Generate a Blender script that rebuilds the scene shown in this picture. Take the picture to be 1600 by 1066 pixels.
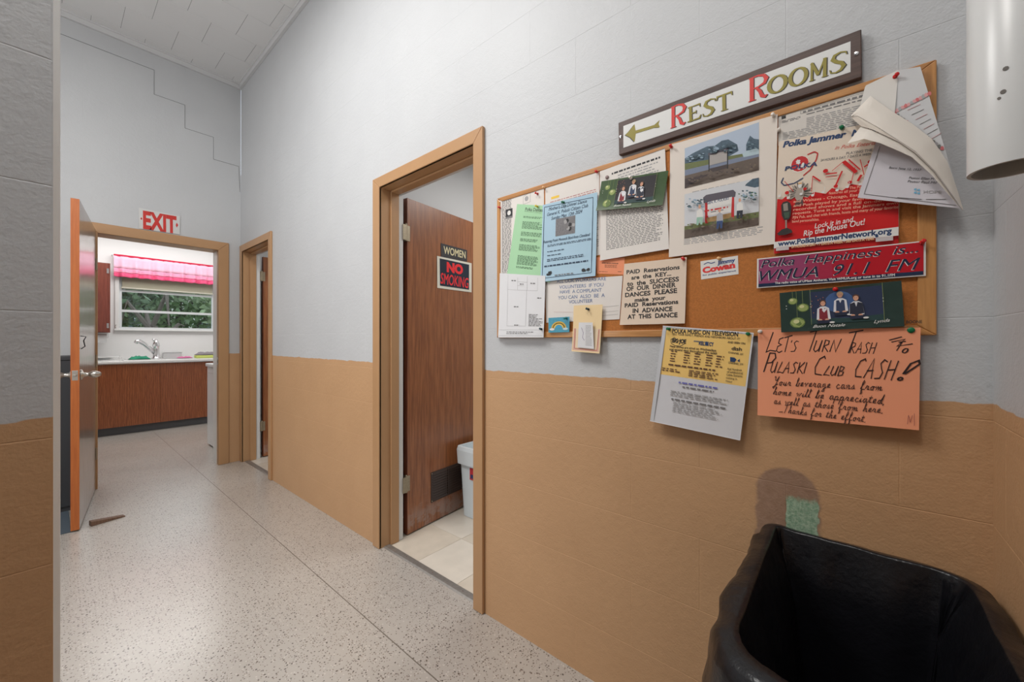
import bpy, math, random
from mathutils import Vector, noise
random.seed(7)
S = bpy.context.scene
COL = S.collection
for o in list(bpy.data.objects): bpy.data.objects.remove(o)
# ------------------------------------------------------------------ camera
F, CX, CY = 618.26, 800.0, 532.1
TH = math.radians(49.464); SN, CS = math.sin(TH), math.cos(TH)
H = 1.157; XR = 1.2; YE = 4.464; ZC = 3.619; ZP = 1.032
cam = bpy.data.objects.new('camera', bpy.data.cameras.new('camera')); COL.objects.link(cam)
cam.location = (0, 0, H); cam.rotation_euler = (math.pi/2, 0, -TH)
cam.data.sensor_width = 36; cam.data.lens = 36*F/1600; cam.data.shift_y = -0.9/1600
cam.data.clip_start = 0.02; cam.data.clip_end = 200
S.camera = cam
# ------------------------------------------------------------------ world, lights, exposure
w = bpy.data.worlds.new('world'); S.world = w; w.use_nodes = True
w.node_tree.nodes['Background'].inputs[0].default_value = (0.78, 0.88, 1.0, 1)
w.node_tree.nodes['Background'].inputs[1].default_value = 3.6
def area(name, loc, sx, sy, power, col=(1, 1, 1), rot=(0, 0, 0)):
    l = bpy.data.lights.new(name, 'AREA'); l.shape = 'RECTANGLE'; l.size = sx; l.size_y = sy
    l.energy = power; l.color = col
    o = bpy.data.objects.new(name, l); COL.objects.link(o); o.location = loc; o.rotation_euler = rot
    return o
area('hall_light', (-0.28, 1.95, 3.50), 0.9, 0.9, 57, (1, 0.985, 0.96))
area('hall_fill_light', (-2.2, 2.2, 2.0), 1.6, 1.6, 34, (0.97, 0.98, 1), (0, math.radians(-90), 0))
area('kitchen_light', (0.8, 6.35, 2.66), 2.0, 1.2, 40, (1, 0.99, 0.97))
area('women_room_light', (2.3, 1.3, 2.5), 0.6, 0.4, 15, (1, 0.98, 0.95))
area('men_room_light', (2.3, 3.8, 2.5), 0.5, 0.4, 9, (1, 0.98, 0.95))
area('passage_fill_light', (-0.4, 0.33, 3.4), 0.8, 0.5, 25, (1, 0.97, 0.93))  # unseen fill lamp, added to brighten the notice board and near walls
S.view_settings.view_transform = 'Standard'; S.view_settings.look = 'None'
S.view_settings.gamma = 1; S.view_settings.use_curve_mapping = False
S.view_settings.exposure = 0.0
# ------------------------------------------------------------------ helpers
def sr(r, g, b):
    f = lambda c: (c/255/12.92) if c/255 <= .04045 else ((c/255+.055)/1.055)**2.4
    return (f(r), f(g), f(b))
MATS = {}
def mat(name, col, rough=.6, metal=0, bump=0, bscale=200, var=0, vscale=8, coat=0, trans=0, spec=.5):
    if name in MATS: return MATS[name]
    m = bpy.data.materials.new(name); m.use_nodes = True; nt = m.node_tree; b = nt.nodes['Principled BSDF']
    b.inputs['Base Color'].default_value = (*col, 1); b.inputs['Roughness'].default_value = rough
    b.inputs['Metallic'].default_value = metal; b.inputs['Specular IOR Level'].default_value = spec
    if coat: b.inputs['Coat Weight'].default_value = coat; b.inputs['Coat Roughness'].default_value = .12
    if bump or var:
        g = nt.nodes.new('ShaderNodeNewGeometry')
    if var:
        n = nt.nodes.new('ShaderNodeTexNoise'); n.inputs['Scale'].default_value = vscale; n.inputs['Detail'].default_value = 4
        nt.links.new(g.outputs['Position'], n.inputs['Vector'])
        mx = nt.nodes.new('ShaderNodeMix'); mx.data_type = 'RGBA'
        mx.inputs[6].default_value = (*[max(0, c*(1-var)) for c in col], 1); mx.inputs[7].default_value = (*[min(1, c*(1+var)) for c in col], 1)
        nt.links.new(n.outputs['Fac'], mx.inputs[0]); nt.links.new(mx.outputs[2], b.inputs['Base Color'])
    if bump:
        n2 = nt.nodes.new('ShaderNodeTexNoise'); n2.inputs['Scale'].default_value = bscale; n2.inputs['Detail'].default_value = 3
        nt.links.new(g.outputs['Position'], n2.inputs['Vector'])
        bp = nt.nodes.new('ShaderNodeBump'); bp.inputs['Strength'].default_value = bump; bp.inputs['Distance'].default_value = .002
        nt.links.new(n2.outputs['Fac'], bp.inputs['Height']); nt.links.new(bp.outputs[0], b.inputs['Normal'])
    MATS[name] = m
    return m
class N:                      # tiny node-graph helper
    def __init__(s, name):
        s.m = bpy.data.materials.new(name); s.m.use_nodes = True; s.t = s.m.node_tree; s.b = s.t.nodes['Principled BSDF']
    def n(s, typ, **k):
        x = s.t.nodes.new(typ)
        for a, v in k.items(): setattr(x, a, v)
        return x
    def l(s, a, b): s.t.links.new(a, b)
    def math(s, op, a, b=None, c=None):
        x = s.n('ShaderNodeMath', operation=op)
        for i, v in enumerate((a, b, c)):
            if v is None: continue
            if isinstance(v, (int, float)): x.inputs[i].default_value = v
            else: s.l(v, x.inputs[i])
        return x.outputs[0]
    def step(s, v, lo, hi):
        x = s.n('ShaderNodeMapRange', interpolation_type='SMOOTHSTEP'); s.l(v, x.inputs[0])
        x.inputs[1].default_value = lo; x.inputs[2].default_value = hi
        return x.outputs[0]
    def mix(s, f, a, b):
        x = s.n('ShaderNodeMix', data_type='RGBA')
        for i, v in ((0, f), (6, a), (7, b)):
            if isinstance(v, tuple): x.inputs[i].default_value = (*v, 1)
            elif isinstance(v, (int, float)): x.inputs[i].default_value = v
            else: s.l(v, x.inputs[i])
        return x.outputs[2]
    def noise(s, vec, scale, detail=3, rough=.5):
        x = s.n('ShaderNodeTexNoise'); x.inputs['Scale'].default_value = scale; x.inputs['Detail'].default_value = detail
        x.inputs['Roughness'].default_value = rough; s.l(vec, x.inputs['Vector']); return x.outputs['Fac']
    def bump(s, h, strength, dist=.002, prev=None):
        x = s.n('ShaderNodeBump'); x.inputs['Strength'].default_value = strength; x.inputs['Distance'].default_value = dist
        s.l(h, x.inputs['Height'])
        if prev: s.l(prev, x.inputs['Normal'])
        return x.outputs[0]

def tag(o, label=None, cat=None, group=None, kind=None):
    if label: o['label'] = label
    if cat: o['category'] = cat
    if group: o['group'] = group
    if kind: o['kind'] = kind
    return o
def empty(name, loc=(0, 0, 0), rz=0, parent=None):
    o = bpy.data.objects.new(name, None); o.empty_display_size = .05; COL.objects.link(o)
    o.location = loc; o.rotation_euler = (0, 0, rz)
    if parent: o.parent = parent
    return o
class MB:
    def __init__(s): s.v = []; s.f = []
    def add(s, vs, fs):
        k = len(s.v); s.v += [tuple(v) for v in vs]; s.f += [tuple(i+k for i in f) for f in fs]; return s
    def box(s, x0, x1, y0, y1, z0, z1):
        return s.add([(x, y, z) for x in (x0, x1) for y in (y0, y1) for z in (z0, z1)],
            [(0, 1, 3, 2), (4, 6, 7, 5), (0, 4, 5, 1), (2, 3, 7, 6), (0, 2, 6, 4), (1, 5, 7, 3)])
    def prism(s, pts, vec):
        n = len(pts); p = [Vector(q) for q in pts]; v = Vector(vec)
        nn = Vector((0, 0, 0))
        for i in range(n): nn += p[i].cross(p[(i+1) % n])
        if nn.dot(v) > 0: p.reverse()
        return s.add(p+[q+v for q in p], [tuple(range(n)), tuple(range(2*n-1, n-1, -1))]+[(i, i+n, (i+1) % n+n, (i+1) % n) for i in range(n)])
    def tube(s, pts, r, n=10, cap=True):
        P = [Vector(p) for p in pts]; m = len(P); rs = r if isinstance(r, (list, tuple)) else [r]*m
        vs = []; up = None
        for i in range(m):
            t = (P[min(i+1, m-1)]-P[max(i-1, 0)]).normalized()
            if up is None:
                up = Vector((0, 0, 1)) if abs(t.z) < .9 else Vector((1, 0, 0))
            a = t.cross(up).normalized(); b = a.cross(t).normalized(); up = b
            for k in range(n):
                g = 2*math.pi*k/n; vs.append(P[i]+(a*math.cos(g)+b*math.sin(g))*rs[i])
        fs = [(i*n+k, i*n+(k+1) % n, (i+1)*n+(k+1) % n, (i+1)*n+k) for i in range(m-1) for k in range(n)]
        if cap: fs += [tuple(range(n-1, -1, -1)), tuple(range((m-1)*n, m*n))]
        return s.add(vs, fs)
    def grid(s, fn, nu, nv):
        vs = [fn(i/nu, j/nv) for j in range(nv+1) for i in range(nu+1)]
        return s.add(vs, [(j*(nu+1)+i, j*(nu+1)+i+1, (j+1)*(nu+1)+i+1, (j+1)*(nu+1)+i) for j in range(nv) for i in range(nu)])
    def build(s, name, m, parent=None, smooth=False, bevel=0, solid=0, sub=0):
        me = bpy.data.meshes.new(name); me.from_pydata(s.v, [], s.f); me.materials.append(m); me.update()
        o = bpy.data.objects.new(name, me); COL.objects.link(o)
        if parent: o.parent = parent
        if smooth:
            for p in me.polygons: p.use_smooth = True
        if bevel:
            b = o.modifiers.new('bevel', 'BEVEL'); b.width = bevel; b.segments = 2; b.limit_method = 'ANGLE'
        if solid:
            b = o.modifiers.new('thickness', 'SOLIDIFY'); b.thickness = solid; b.offset = 0
        if sub:
            b = o.modifiers.new('smooth', 'SUBSURF'); b.levels = sub; b.render_levels = sub
        return o
def bx(name, m, b, parent=None, bevel=0): return MB().box(*b).build(name, m, parent, bevel=bevel)
def lathe(prof, n=20, axis='z', c=(0, 0, 0)):
    mb = MB(); vs = []
    for r, h in prof:
        for k in range(n):
            a = 2*math.pi*k/n; p = (r*math.cos(a), r*math.sin(a), h)
            if axis == 'x': p = (p[2], p[0], p[1])
            if axis == 'y': p = (p[1], p[2], p[0])
            vs.append((p[0]+c[0], p[1]+c[1], p[2]+c[2]))
    m = len(prof)
    return mb.add(vs, [(i*n+k, i*n+(k+1) % n, (i+1)*n+(k+1) % n, (i+1)*n+k) for i in range(m-1) for k in range(n)]+[tuple(range(n-1, -1, -1)), tuple(range((m-1)*n, m*n))])
def ray(px, py):
    u = (px-CX)/F
    return SN+u*CS, CS-u*SN, (CY-py)/F
def P(px, py, lift=0):        # spot on the right wall (lift = distance off the wall)
    X, Y, Z = ray(px, py); k = (XR-lift)/X
    return Vector((XR-lift, Y*k, H+Z*k))
def PE(px, py, off=0):        # spot on the end wall
    X, Y, Z = ray(px, py); k = (YE-off)/Y
    return Vector((X*k, YE-off, H+Z*k))
# ------------------------------------------------------------------ materials
def paint_material(stain=False):
    g = N('two_tone_wall_paint' + ('_stained' if stain else '')); geo = g.n('ShaderNodeNewGeometry'); pos = geo.outputs['Position']
    sep = g.n('ShaderNodeSeparateXYZ'); g.l(pos, sep.inputs[0])
    nz = g.noise(pos, 18, 4)
    edge = g.math('ADD', sep.outputs[2], g.math('MULTIPLY', g.math('SUBTRACT', nz, .5), .016))
    grey = g.mix(g.noise(pos, 3, 4), (.50, .51, .525), (.56, .57, .58))
    brown = g.mix(g.noise(pos, 4, 5), (.50, .295, .155), (.57, .345, .185))
    if stain:
        d1 = g.math('ADD', sep.outputs[1], g.math('MULTIPLY', g.math('SUBTRACT', g.noise(pos, 40, 4), .5), .02))
        dy = g.math('SUBTRACT', d1, .121); dz = g.math('MAXIMUM', g.math('SUBTRACT', sep.outputs[2], .770), 0)
        d = g.math('SQRT', g.math('ADD', g.math('MULTIPLY', dy, dy), g.math('MULTIPLY', dz, dz)))
        arch = g.math('MULTIPLY', g.step(d, .071, .062), g.step(sep.outputs[2], .62, .63))
        mauve = g.mix(g.noise(pos, 60, 4), (.22, .13, .085), (.37, .24, .18))
        brown = g.mix(g.math('MULTIPLY', arch, .85), brown, mauve)
        gy = g.math('ABSOLUTE', g.math('SUBTRACT', d1, .090))
        gz = g.math('ADD', sep.outputs[2], g.math('MULTIPLY', g.math('SUBTRACT', g.noise(pos, 70, 4), .5), .03))
        gm = g.math('MULTIPLY', g.step(gy, .034, .030), g.step(gz, .775, .757))
        brown = g.mix(gm, brown, g.mix(g.step(g.noise(pos, 120, 5, .7), .35, .65), (.20, .33, .22), (.40, .52, .38)))
        # scuffs of old dirt by the corner
        dn = g.step(g.noise(pos, 14, 5, .7), .63, .70)
        near = g.step(sep.outputs[1], .02, -.10)
        grey = g.mix(g.math('MULTIPLY', g.math('MULTIPLY', dn, near), .45), grey, (.30, .30, .31))
    g.l(g.mix(g.step(edge, ZP-.0015, ZP+.0015), brown, grey), g.b.inputs['Base Color'])
    g.b.inputs['Roughness'].default_value = .5; g.b.inputs['Specular IOR Level'].default_value = .35
    b1 = g.bump(g.noise(pos, 190, 3), .35, .0022)
    b2 = g.bump(g.noise(pos, 45, 3), .30, .004, b1)
    g.l(b2, g.b.inputs['Normal'])
    return g.m
M_PAINT = paint_material(); M_PAINTS = paint_material(True)
def terrazzo():
    g = N('terrazzo'); geo = g.n('ShaderNodeNewGeometry'); pos = geo.outputs['Position']
    base = g.mix(g.noise(pos, 2.2, 4), (.39, .355, .322), (.475, .437, .395))
    def chips(scale, lo, hi, keep):
        v = g.n('ShaderNodeTexVoronoi'); v.inputs['Scale'].default_value = scale; v.inputs['Randomness'].default_value = 1
        wv = g.n('ShaderNodeVectorMath', operation='ADD'); nn = g.n('ShaderNodeTexNoise'); nn.inputs['Scale'].default_value = scale*1.3
        g.l(pos, nn.inputs['Vector']); sc = g.n('ShaderNodeVectorMath', operation='SCALE'); sc.inputs[3].default_value = .5/scale
        g.l(nn.outputs['Color'], sc.inputs[0]); g.l(pos, wv.inputs[0]); g.l(sc.outputs[0], wv.inputs[1]); g.l(wv.outputs[0], v.inputs['Vector'])
        s2 = g.n('ShaderNodeSeparateColor'); g.l(v.outputs['Color'], s2.inputs[0])
        return g.math('MULTIPLY', g.step(v.outputs['Distance'], hi, lo), g.step(s2.outputs[0], keep+.01, keep)), s2.outputs[1]
    m1, c1 = chips(125, .24, .34, .58)
    m2, c2 = chips(78, .20, .28, .42)
    c = g.mix(g.math('MULTIPLY', m1, .85), base, g.mix(c1, (.055, .042, .034), (.20, .15, .11)))
    c = g.mix(g.math('MULTIPLY', m2, .95), c, g.mix(c2, (.025, .02, .018), (.10, .07, .05)))
    m3, c3 = chips(95, .2, .35, .3)
    c = g.mix(g.math('MULTIPLY', m3, .35), c, (.78, .74, .68))
    g.l(c, g.b.inputs['Base Color'])
    g.l(g.math('ADD', .26, g.math('MULTIPLY', g.noise(pos, 6, 4), .2)), g.b.inputs['Roughness'])
    g.b.inputs['Coat Weight'].default_value = .7; g.b.inputs['Coat Roughness'].default_value = .22
    g.l(g.bump(g.noise(pos, 5, 2), .15, .002), g.b.inputs['Normal'])
    return g.m
M_TERR = terrazzo()
def wood(name, a, b, rough=.35, axis=2, coat=.3, scale=1.0, wear=False, cath=False):
    g = N(name); geo = g.n('ShaderNodeTexCoord'); pos = geo.outputs['Object']
    mp = g.n('ShaderNodeMapping'); sc = [26*scale]*3; sc[axis] = 1.6*scale; mp.inputs['Scale'].default_value = sc; g.l(pos, mp.inputs['Vector'])
    n1 = g.noise(mp.outputs[0], 3, 6, .65)
    c = g.mix(g.step(n1, .3, .72), a, b)
    if cath:
        wv = g.n('ShaderNodeTexWave'); wv.inputs['Scale'].default_value = 2.2; wv.inputs['Distortion'].default_value = 9; wv.inputs['Detail'].default_value = 3
        mp2 = g.n('ShaderNodeMapping'); s2 = [7]*3; s2[axis] = 2.4; mp2.inputs['Scale'].default_value = s2; g.l(pos, mp2.inputs['Vector']); g.l(mp2.outputs[0], wv.inputs['Vector'])
        c = g.mix(g.math('MULTIPLY', g.step(wv.outputs['Fac'], .55, .9), .35), c, tuple(x*.45 for x in a))
    if wear:
        sp = g.n('ShaderNodeSeparateXYZ'); g.l(pos, sp.inputs[0])
        low = g.step(sp.outputs[2], .20, .04)
        wn = g.step(g.noise(pos, 13, 5, .7), .60, .42)
        c = g.mix(g.math('MULTIPLY', g.math('MULTIPLY', low, wn), .6), c, (.33, .27, .25))
        mp3 = g.n('ShaderNodeMapping'); mp3.inputs['Scale'].default_value = (8, 8, 60); g.l(pos, mp3.inputs['Vector'])
        c = g.mix(g.math('MULTIPLY', g.math('MULTIPLY', g.step(sp.outputs[2], .4, .1), g.step(g.noise(mp3.outputs[0], 1.3, 4, .7), .63, .70)), .45), c, (.5, .36, .28))
    g.l(c, g.b.inputs['Base Color']); g.b.inputs['Roughness'].default_value = rough
    g.b.inputs['Coat Weight'].default_value = coat; g.b.inputs['Coat Roughness'].default_value = .1
    g.l(g.bump(n1, .06, .001), g.b.inputs['Normal'])
    return g.m
M_DOOR = wood('red_brown_door_veneer', (.20, .066, .022), (.36, .130, .045), .38, wear=True)
M_EDGE = wood('orange_door_edge', (.36, .085, .012), (.46, .13, .022), .45)
M_EXDOOR = wood('grey_sheen_door_veneer', (.20, .13, .07), (.36, .27, .22), .3, coat=.9)  # grey streaks put the door's blurred reflection into the wood colour
M_EXDOOR.node_tree.nodes['Principled BSDF'].inputs['Coat Roughness'].default_value = .2
M_CABW = wood('oak_cabinet_front', (.21, .055, .016), (.34, .105, .035), .3, cath=True)
M_WALLCAB = wood('dark_red_cabinet', (.13, .028, .018), (.20, .05, .03), .3)
M_FRAMEW = wood('oak_board_frame', (.42, .18, .05), (.60, .29, .09), .45, axis=1)
M_FRAMEV = wood('oak_board_frame_upright', (.42, .18, .05), (.60, .29, .09), .45)
M_SIGNF = wood('dark_sign_frame', (.055, .028, .022), (.10, .055, .042), .45, axis=1, coat=.1)
M_TRIM = mat('tan_door_frame_paint', (.46, .262, .128), .38, bump=.12, bscale=60, var=.06, vscale=9)
M_WHITE = mat('white_gloss_paint', (.68, .68, .67), .4, bump=.1, bscale=40)
M_KW = mat('kitchen_white_paint', (.74, .735, .73), .55, bump=.15, bscale=120)
M_BW = mat('restroom_white_paint', (.66, .665, .67), .5, bump=.15, bscale=120)
M_CEIL = mat('ceiling_tile_white', (.72, .72, .72), .8, bump=.2, bscale=300, var=.03, vscale=3)
M_CEILB = mat('ceiling_joint_dark', (.16, .16, .16), .9)
M_CTRIM = mat('ceiling_trim_white', (.60, .60, .605), .5)
M_METAL = mat('satin_nickel', (.55, .52, .48), .28, 1)
M_CHROME = mat('chrome', (.7, .7, .71), .16, 1)
M_BRASS = mat('brass', (.62, .50, .30), .35, 1, var=.2, vscale=80)
M_HINGE = mat('painted_hinge', (.36, .30, .21), .45, .5, var=.25, vscale=90)
M_STEEL = mat('dull_steel', (.33, .31, .29), .45, .7, var=.25, vscale=60)
M_BLACK = mat('black_shadow_gap', (.02, .02, .02), .9)
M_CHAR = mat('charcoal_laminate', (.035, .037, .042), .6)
M_VENT = mat('brown_grille', (.05, .032, .026), .45)
M_TILE1 = mat('restroom_tile', (.60, .53, .44), .28, var=.14, vscale=14, bump=.05, bscale=20)
M_ZINC = mat('divider_strip_metal', (.20, .17, .14), .5, .4)
# ------------------------------------------------------------------ structure: walls of blocks
BW, BH, Z0 = .4064, .2032, .187
def rect_minus(r, o):
    a0, a1, z0, z1 = r; b0, b1, y0, y1 = o
    if b0 >= a1 or b1 <= a0 or y0 >= z1 or y1 <= z0: return [r]
    out = []
    if b0 > a0: out.append((a0, b0, z0, z1))
    if b1 < a1: out.append((b1, a1, z0, z1))
    m0, m1 = max(a0, b0), min(a1, b1)
    if y0 > z0: out.append((m0, m1, z0, y0))
    if y1 < z1: out.append((m0, m1, y1, z1))
    return out
def block_wall(name, axis, plane, nrm, a0, a1, thick, openings, off_even, m, ba0=None, ba1=None, ztop=ZC):
    """axis: 'x' or 'y' = direction the wall runs; nrm = +1/-1 side the face looks to"""
    root = empty(name); tag(root, kind='structure')
    ba0 = a0 if ba0 is None else ba0; ba1 = a1 if ba1 is None else ba1
    rects = [(a0, a1, 0, ztop)]
    for o in openings: rects = [q for r in rects for q in rect_minus(r, o)]
    body = MB(); f0 = plane-nrm*.00045; f1 = plane-nrm*thick; lo, hi = min(f0, f1), max(f0, f1)
    for r in rects:
        if axis == 'y': body.box(lo, hi, r[0], r[1], r[2], r[3])
        else: body.box(r[0], r[1], lo, hi, r[2], r[3])
    body.build('wall_body', m, root)
    cache = {}
    def shape(wd, ht):
        k = (round(wd, 4), round(ht, 4))
        if k in cache: return cache[k]
        e = min(.0016, wd/4, ht/4)
        def pt(a, z, d): return (nrm*d, a, z) if axis == 'y' else (a, nrm*d, z)
        vs = [pt(.0002, .0002, -.0005), pt(wd-.0002, .0002, -.0005), pt(wd-.0002, ht-.0002, -.0005), pt(.0002, ht-.0002, -.0005),
              pt(e, e, 0), pt(wd-e, e, 0), pt(wd-e, ht-e, 0), pt(e, ht-e, 0)]
        fs = [(4, 5, 6, 7), (0, 1, 5, 4), (1, 2, 6, 5), (2, 3, 7, 6), (3, 0, 4, 7)]
        flip = (axis == 'y' and nrm < 0) or (axis == 'x' and nrm > 0)
        if flip: fs = [f[::-1] for f in fs]
        me = bpy.data.meshes.new('block'); me.from_pydata(vs, [], fs); me.materials.append(m); me.update()
        cache[k] = me; return me
    r = -1; z = Z0-BH
    while z < ztop:
        off = off_even+(BW/2 if r % 2 else 0)
        k = math.floor((ba0-off)/BW); a = off+k*BW
        while a < ba1:
            q = [(max(a, ba0), min(a+BW, ba1), max(z, 0), min(z+BH, ztop))]
            for o in openings: q = [t for s_ in q for t in rect_minus(s_, o)]
            for t in q:
                if t[1]-t[0] < .008 or t[3]-t[2] < .008: continue
                o = bpy.data.objects.new('block', shape(t[1]-t[0], t[3]-t[2])); COL.objects.link(o); o.parent = root
                o.location = (plane, t[0], t[2]) if axis == 'y' else (t[0], plane, t[2])
            a += BW
        z += BH; r += 1
    return root
# openings
WO = (1.234, 1.981, 0, 2.004)      # women
MO = (3.690, 4.392, 0, 2.0)        # men
EO = (0.245, 1.018, 0, 1.994)      # exit/kitchen door
grow = lambda o, d: (o[0]-d, o[1]+d, o[2], o[3]+d)
wr = block_wall('wall_right', 'y', XR, -1, -.332, YE, .14, [grow(WO, .02), grow(MO, .02)], .732-BW/2, M_PAINTS)
we = block_wall('wall_end', 'x', YE, -1, -3.0, 1.2, .15, [grow(EO, .02)], .777, M_PAINT, ba0=-.8)
wl = block_wall('wall_left', 'x', .98, -1, -3.0, .004, .12, [], -.2, M_PAINT, ba0=-1.0)
wn = block_wall('wall_near', 'x', -.212, 1, -3.0, 1.2, .12, [], .10, M_PAINT, ba0=-.2)
# crack that follows the joints of the end wall
pts = [(88, 43), (165, 76), (241, 109), (242.5, 146), (289, 164.5), (290.5, 199), (334, 216), (336, 251), (373, 263), (375, 300)]
mb = MB()
pp = [PE(x, y, .0012) for x, y in pts]
snapx = {2: .575, 3: .575, 4: .778, 5: .778, 6: .984, 7: .984}
snapz = {0: 3.438, 1: 3.438, 2: 3.438, 3: 3.235, 4: 3.235, 5: 3.032, 6: 3.032, 7: 2.829, 8: 2.829}
q = []
for i, p in enumerate(pp):
    q.append(Vector((snapx.get(i, p.x), p.y, snapz.get(i, p.z)+random.uniform(-.001, .001))))
mb.tube(q, .0016, 6)
mb.build('crack', mat('crack_dark', (.16, .16, .16), .9), we)
# plain enclosing walls
def struct(name, m, b, parent=None, bevel=0):
    o = bx(name, m, b, parent, bevel)
    if not parent: tag(o, kind='structure')
    return o
struct('wall_far_left', M_KW, (-3.12, -3.0, -.33, YE+.15, 0, ZC))
tag(MB().box(-3.0, .004, 1.1, 1.115, 0, ZC).build('wall_left_back', M_WHITE), kind='structure')
# kitchen shell
KX0, KX1, KY0, KY1, KZ = -.9, 2.0, YE+.15, 7.36, 2.72
WIN = (.600, 1.640, 1.305, 2.12)
km = MB()
for r in rect_minus((KX0, KX1, 0, KZ), WIN): km.box(r[0], r[1], KY1, KY1+.16, r[2], r[3])
tag(km.build('wall_kitchen_back', M_KW), kind='structure')
struct('wall_kitchen_left', M_KW, (KX0-.1, KX0, KY0, KY1, 0, KZ))
struct('wall_kitchen_right', M_KW, (KX1, KX1+.1, KY0, KY1, 0, KZ))
km = MB()
for r in rect_minus((KX0, KX1, 0, KZ), (EO[0]-.02, EO[1]+.02, 0, EO[3]+.02)): km.box(r[0], r[1], YE+.1505, YE+.16, r[2], r[3])
tag(km.build('wall_kitchen_front', M_KW), kind='structure')
struct('ceiling_kitchen', M_KW, (KX0, KX1, KY0, KY1, KZ, KZ+.08))
# restroom shells
def shell(nm, y0, y1, x1, opening):
    x0 = XR+.14
    m = MB()
    for r in rect_minus((y0, y1, 0, 2.62), (opening[0]-.02, opening[1]+.02, 0, opening[3]+.02)): m.box(x0+.0005, x0+.012, r[0], r[1], r[2], r[3])
    tag(m.build('wall_'+nm+'_front', M_BW), kind='structure')
    struct('wall_'+nm+'_back', M_BW, (x1, x1+.1, y0, y1, 0, 2.62))
    struct('wall_'+nm+'_left', M_BW, (x0, x1, y1, y1+.06, 0, 2.62))
    struct('wall_'+nm+'_right', M_BW, (x0, x1, y0-.06, y0, 0, 2.62))
    struct('ceiling_'+nm, M_BW, (x0, x1, y0, y1, 2.62, 2.68))
shell('women', .2, 2.22, 3.3, WO)
shell('men', 3.0, 4.60, 3.0, MO)
# floors
tag(MB().box(-3.0, XR+.012, -.212, YE, -.08, 0).box(-3.0, XR, YE, YE+.15, -.08, 0).box(KX0, KX1, KY0, KY1, -.08, 0).build('floor', M_TERR), kind='structure')
fl = bpy.data.objects['floor']
MB().box(.8555, .8590, -.2, 6.72, 0, .0006).build('divider_strip', M_ZINC, fl)
MB().box(-1.30, -1.2965, 1.12, 4.4, 0, .0006).build('divider_strip', M_ZINC, fl)
MB().box(-3, -.15, 3.985, 3.9885, 0, .0006).build('divider_strip', M_ZINC, fl)
def tiled(nm, x0, x1, y0, y1):
    sub = bx(nm, mat('tile_grout', (.28, .23, .18), .8), (x0, x1, y0, y1, -.08, -.0012)); tag(sub, kind='structure')
    t = .3048; me = None; i = 0; x = x0
    while x < x1-.01:
        y = y0; xe = min(x+t, x1)
        while y < y1-.01:
            ye = min(y+t, y1)
            MB().box(x+.0008, xe-.0008, y+.0008, ye-.0008, -.004, 0).build('tile', M_TILE1 if (i % 2) else M_TILE2, sub)
            y = ye; i += 1
        x = xe
M_TILE2 = mat('restroom_tile_pale', (.66, .60, .52), .28, var=.12, vscale=11)
tiled('floor_women', XR+.012+.045, 3.3, .2, 2.22)
tiled('floor_men', XR+.012+.045, 3.0, 3.0, 4.60)
# ceiling of 12-inch tiles in running bond
cl = bx('ceiling', M_CEILB, (-3.0, XR, -.212, YE, ZC+.0008, ZC+.1)); tag(cl, kind='structure')
T = .3048
def tile_mesh(wx, wy):
    e = .0016
    vs = [(e/2, e/2, .001), (wx-e/2, e/2, .001), (wx-e/2, wy-e/2, .001), (e/2, wy-e/2, .001),
          (e, e, -.001), (wx-e, e, -.001), (wx-e, wy-e, -.001), (e, wy-e, -.001)]
    me = bpy.data.meshes.new('ceiling_tile'); me.from_pydata(vs, [], [(7, 6, 5, 4), (4, 5, 1, 0), (5, 6, 2, 1), (6, 7, 3, 2), (7, 4, 0, 3)])
    me.materials.append(M_CEIL); me.update(); return me
tc = {}
row = 0; y = 3.455+T*3-T*13
while y < YE:
    off = (.670 if row % 2 == 0 else .816)
    x = off-T*7
    while x < XR:
        xa, xb, ya, yb = max(x, -1.6), min(x+T, XR), max(y, -.2), min(y+T, YE)
        if xb-xa > .01 and yb-ya > .01:
            k = (round(xb-xa, 3), round(yb-ya, 3))
            if k not in tc: tc[k] = tile_mesh(xb-xa, yb-ya)
            o = bpy.data.objects.new('ceiling_tile', tc[k]); COL.objects.link(o); o.parent = cl; o.location = (xa, ya, ZC+random.uniform(-.0006, .0003))
        x += T
    y += T; row += 1
# the rest of the ceiling left of the tiles that can be picked apart
MB().box(-3.0, -1.6, -.2, YE, ZC-.001, ZC+.001).build('plain_panel', M_CEIL, cl)
# ceiling mouldings
tr = MB().box(-3, XR, YE-.022, YE, ZC-.052, ZC-.001).box(-3, XR, YE-.03, YE, ZC-.014, ZC-.0012).build('trim_1', M_CTRIM, bevel=.002); tag(tr, kind='structure')
tr = MB().box(XR-.022, XR, -.2, YE-.03, ZC-.052, ZC-.001).box(XR-.03, XR, -.2, YE-.03, ZC-.014, ZC-.0012).build('trim_2', M_CTRIM, bevel=.002); tag(tr, kind='structure')
# white end strip on the near partition
tr = MB().prism([(.004, .985, 0), (.0115, 1.00, 0), (.0135, 1.118, 0), (.0, 1.118, 0), (.0, .985, 0)], (0, 0, ZC-.001)).build('trim_3', mat('bright_white_edge', (.78, .78, .77), .35)); tag(tr, kind='structure')
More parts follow.
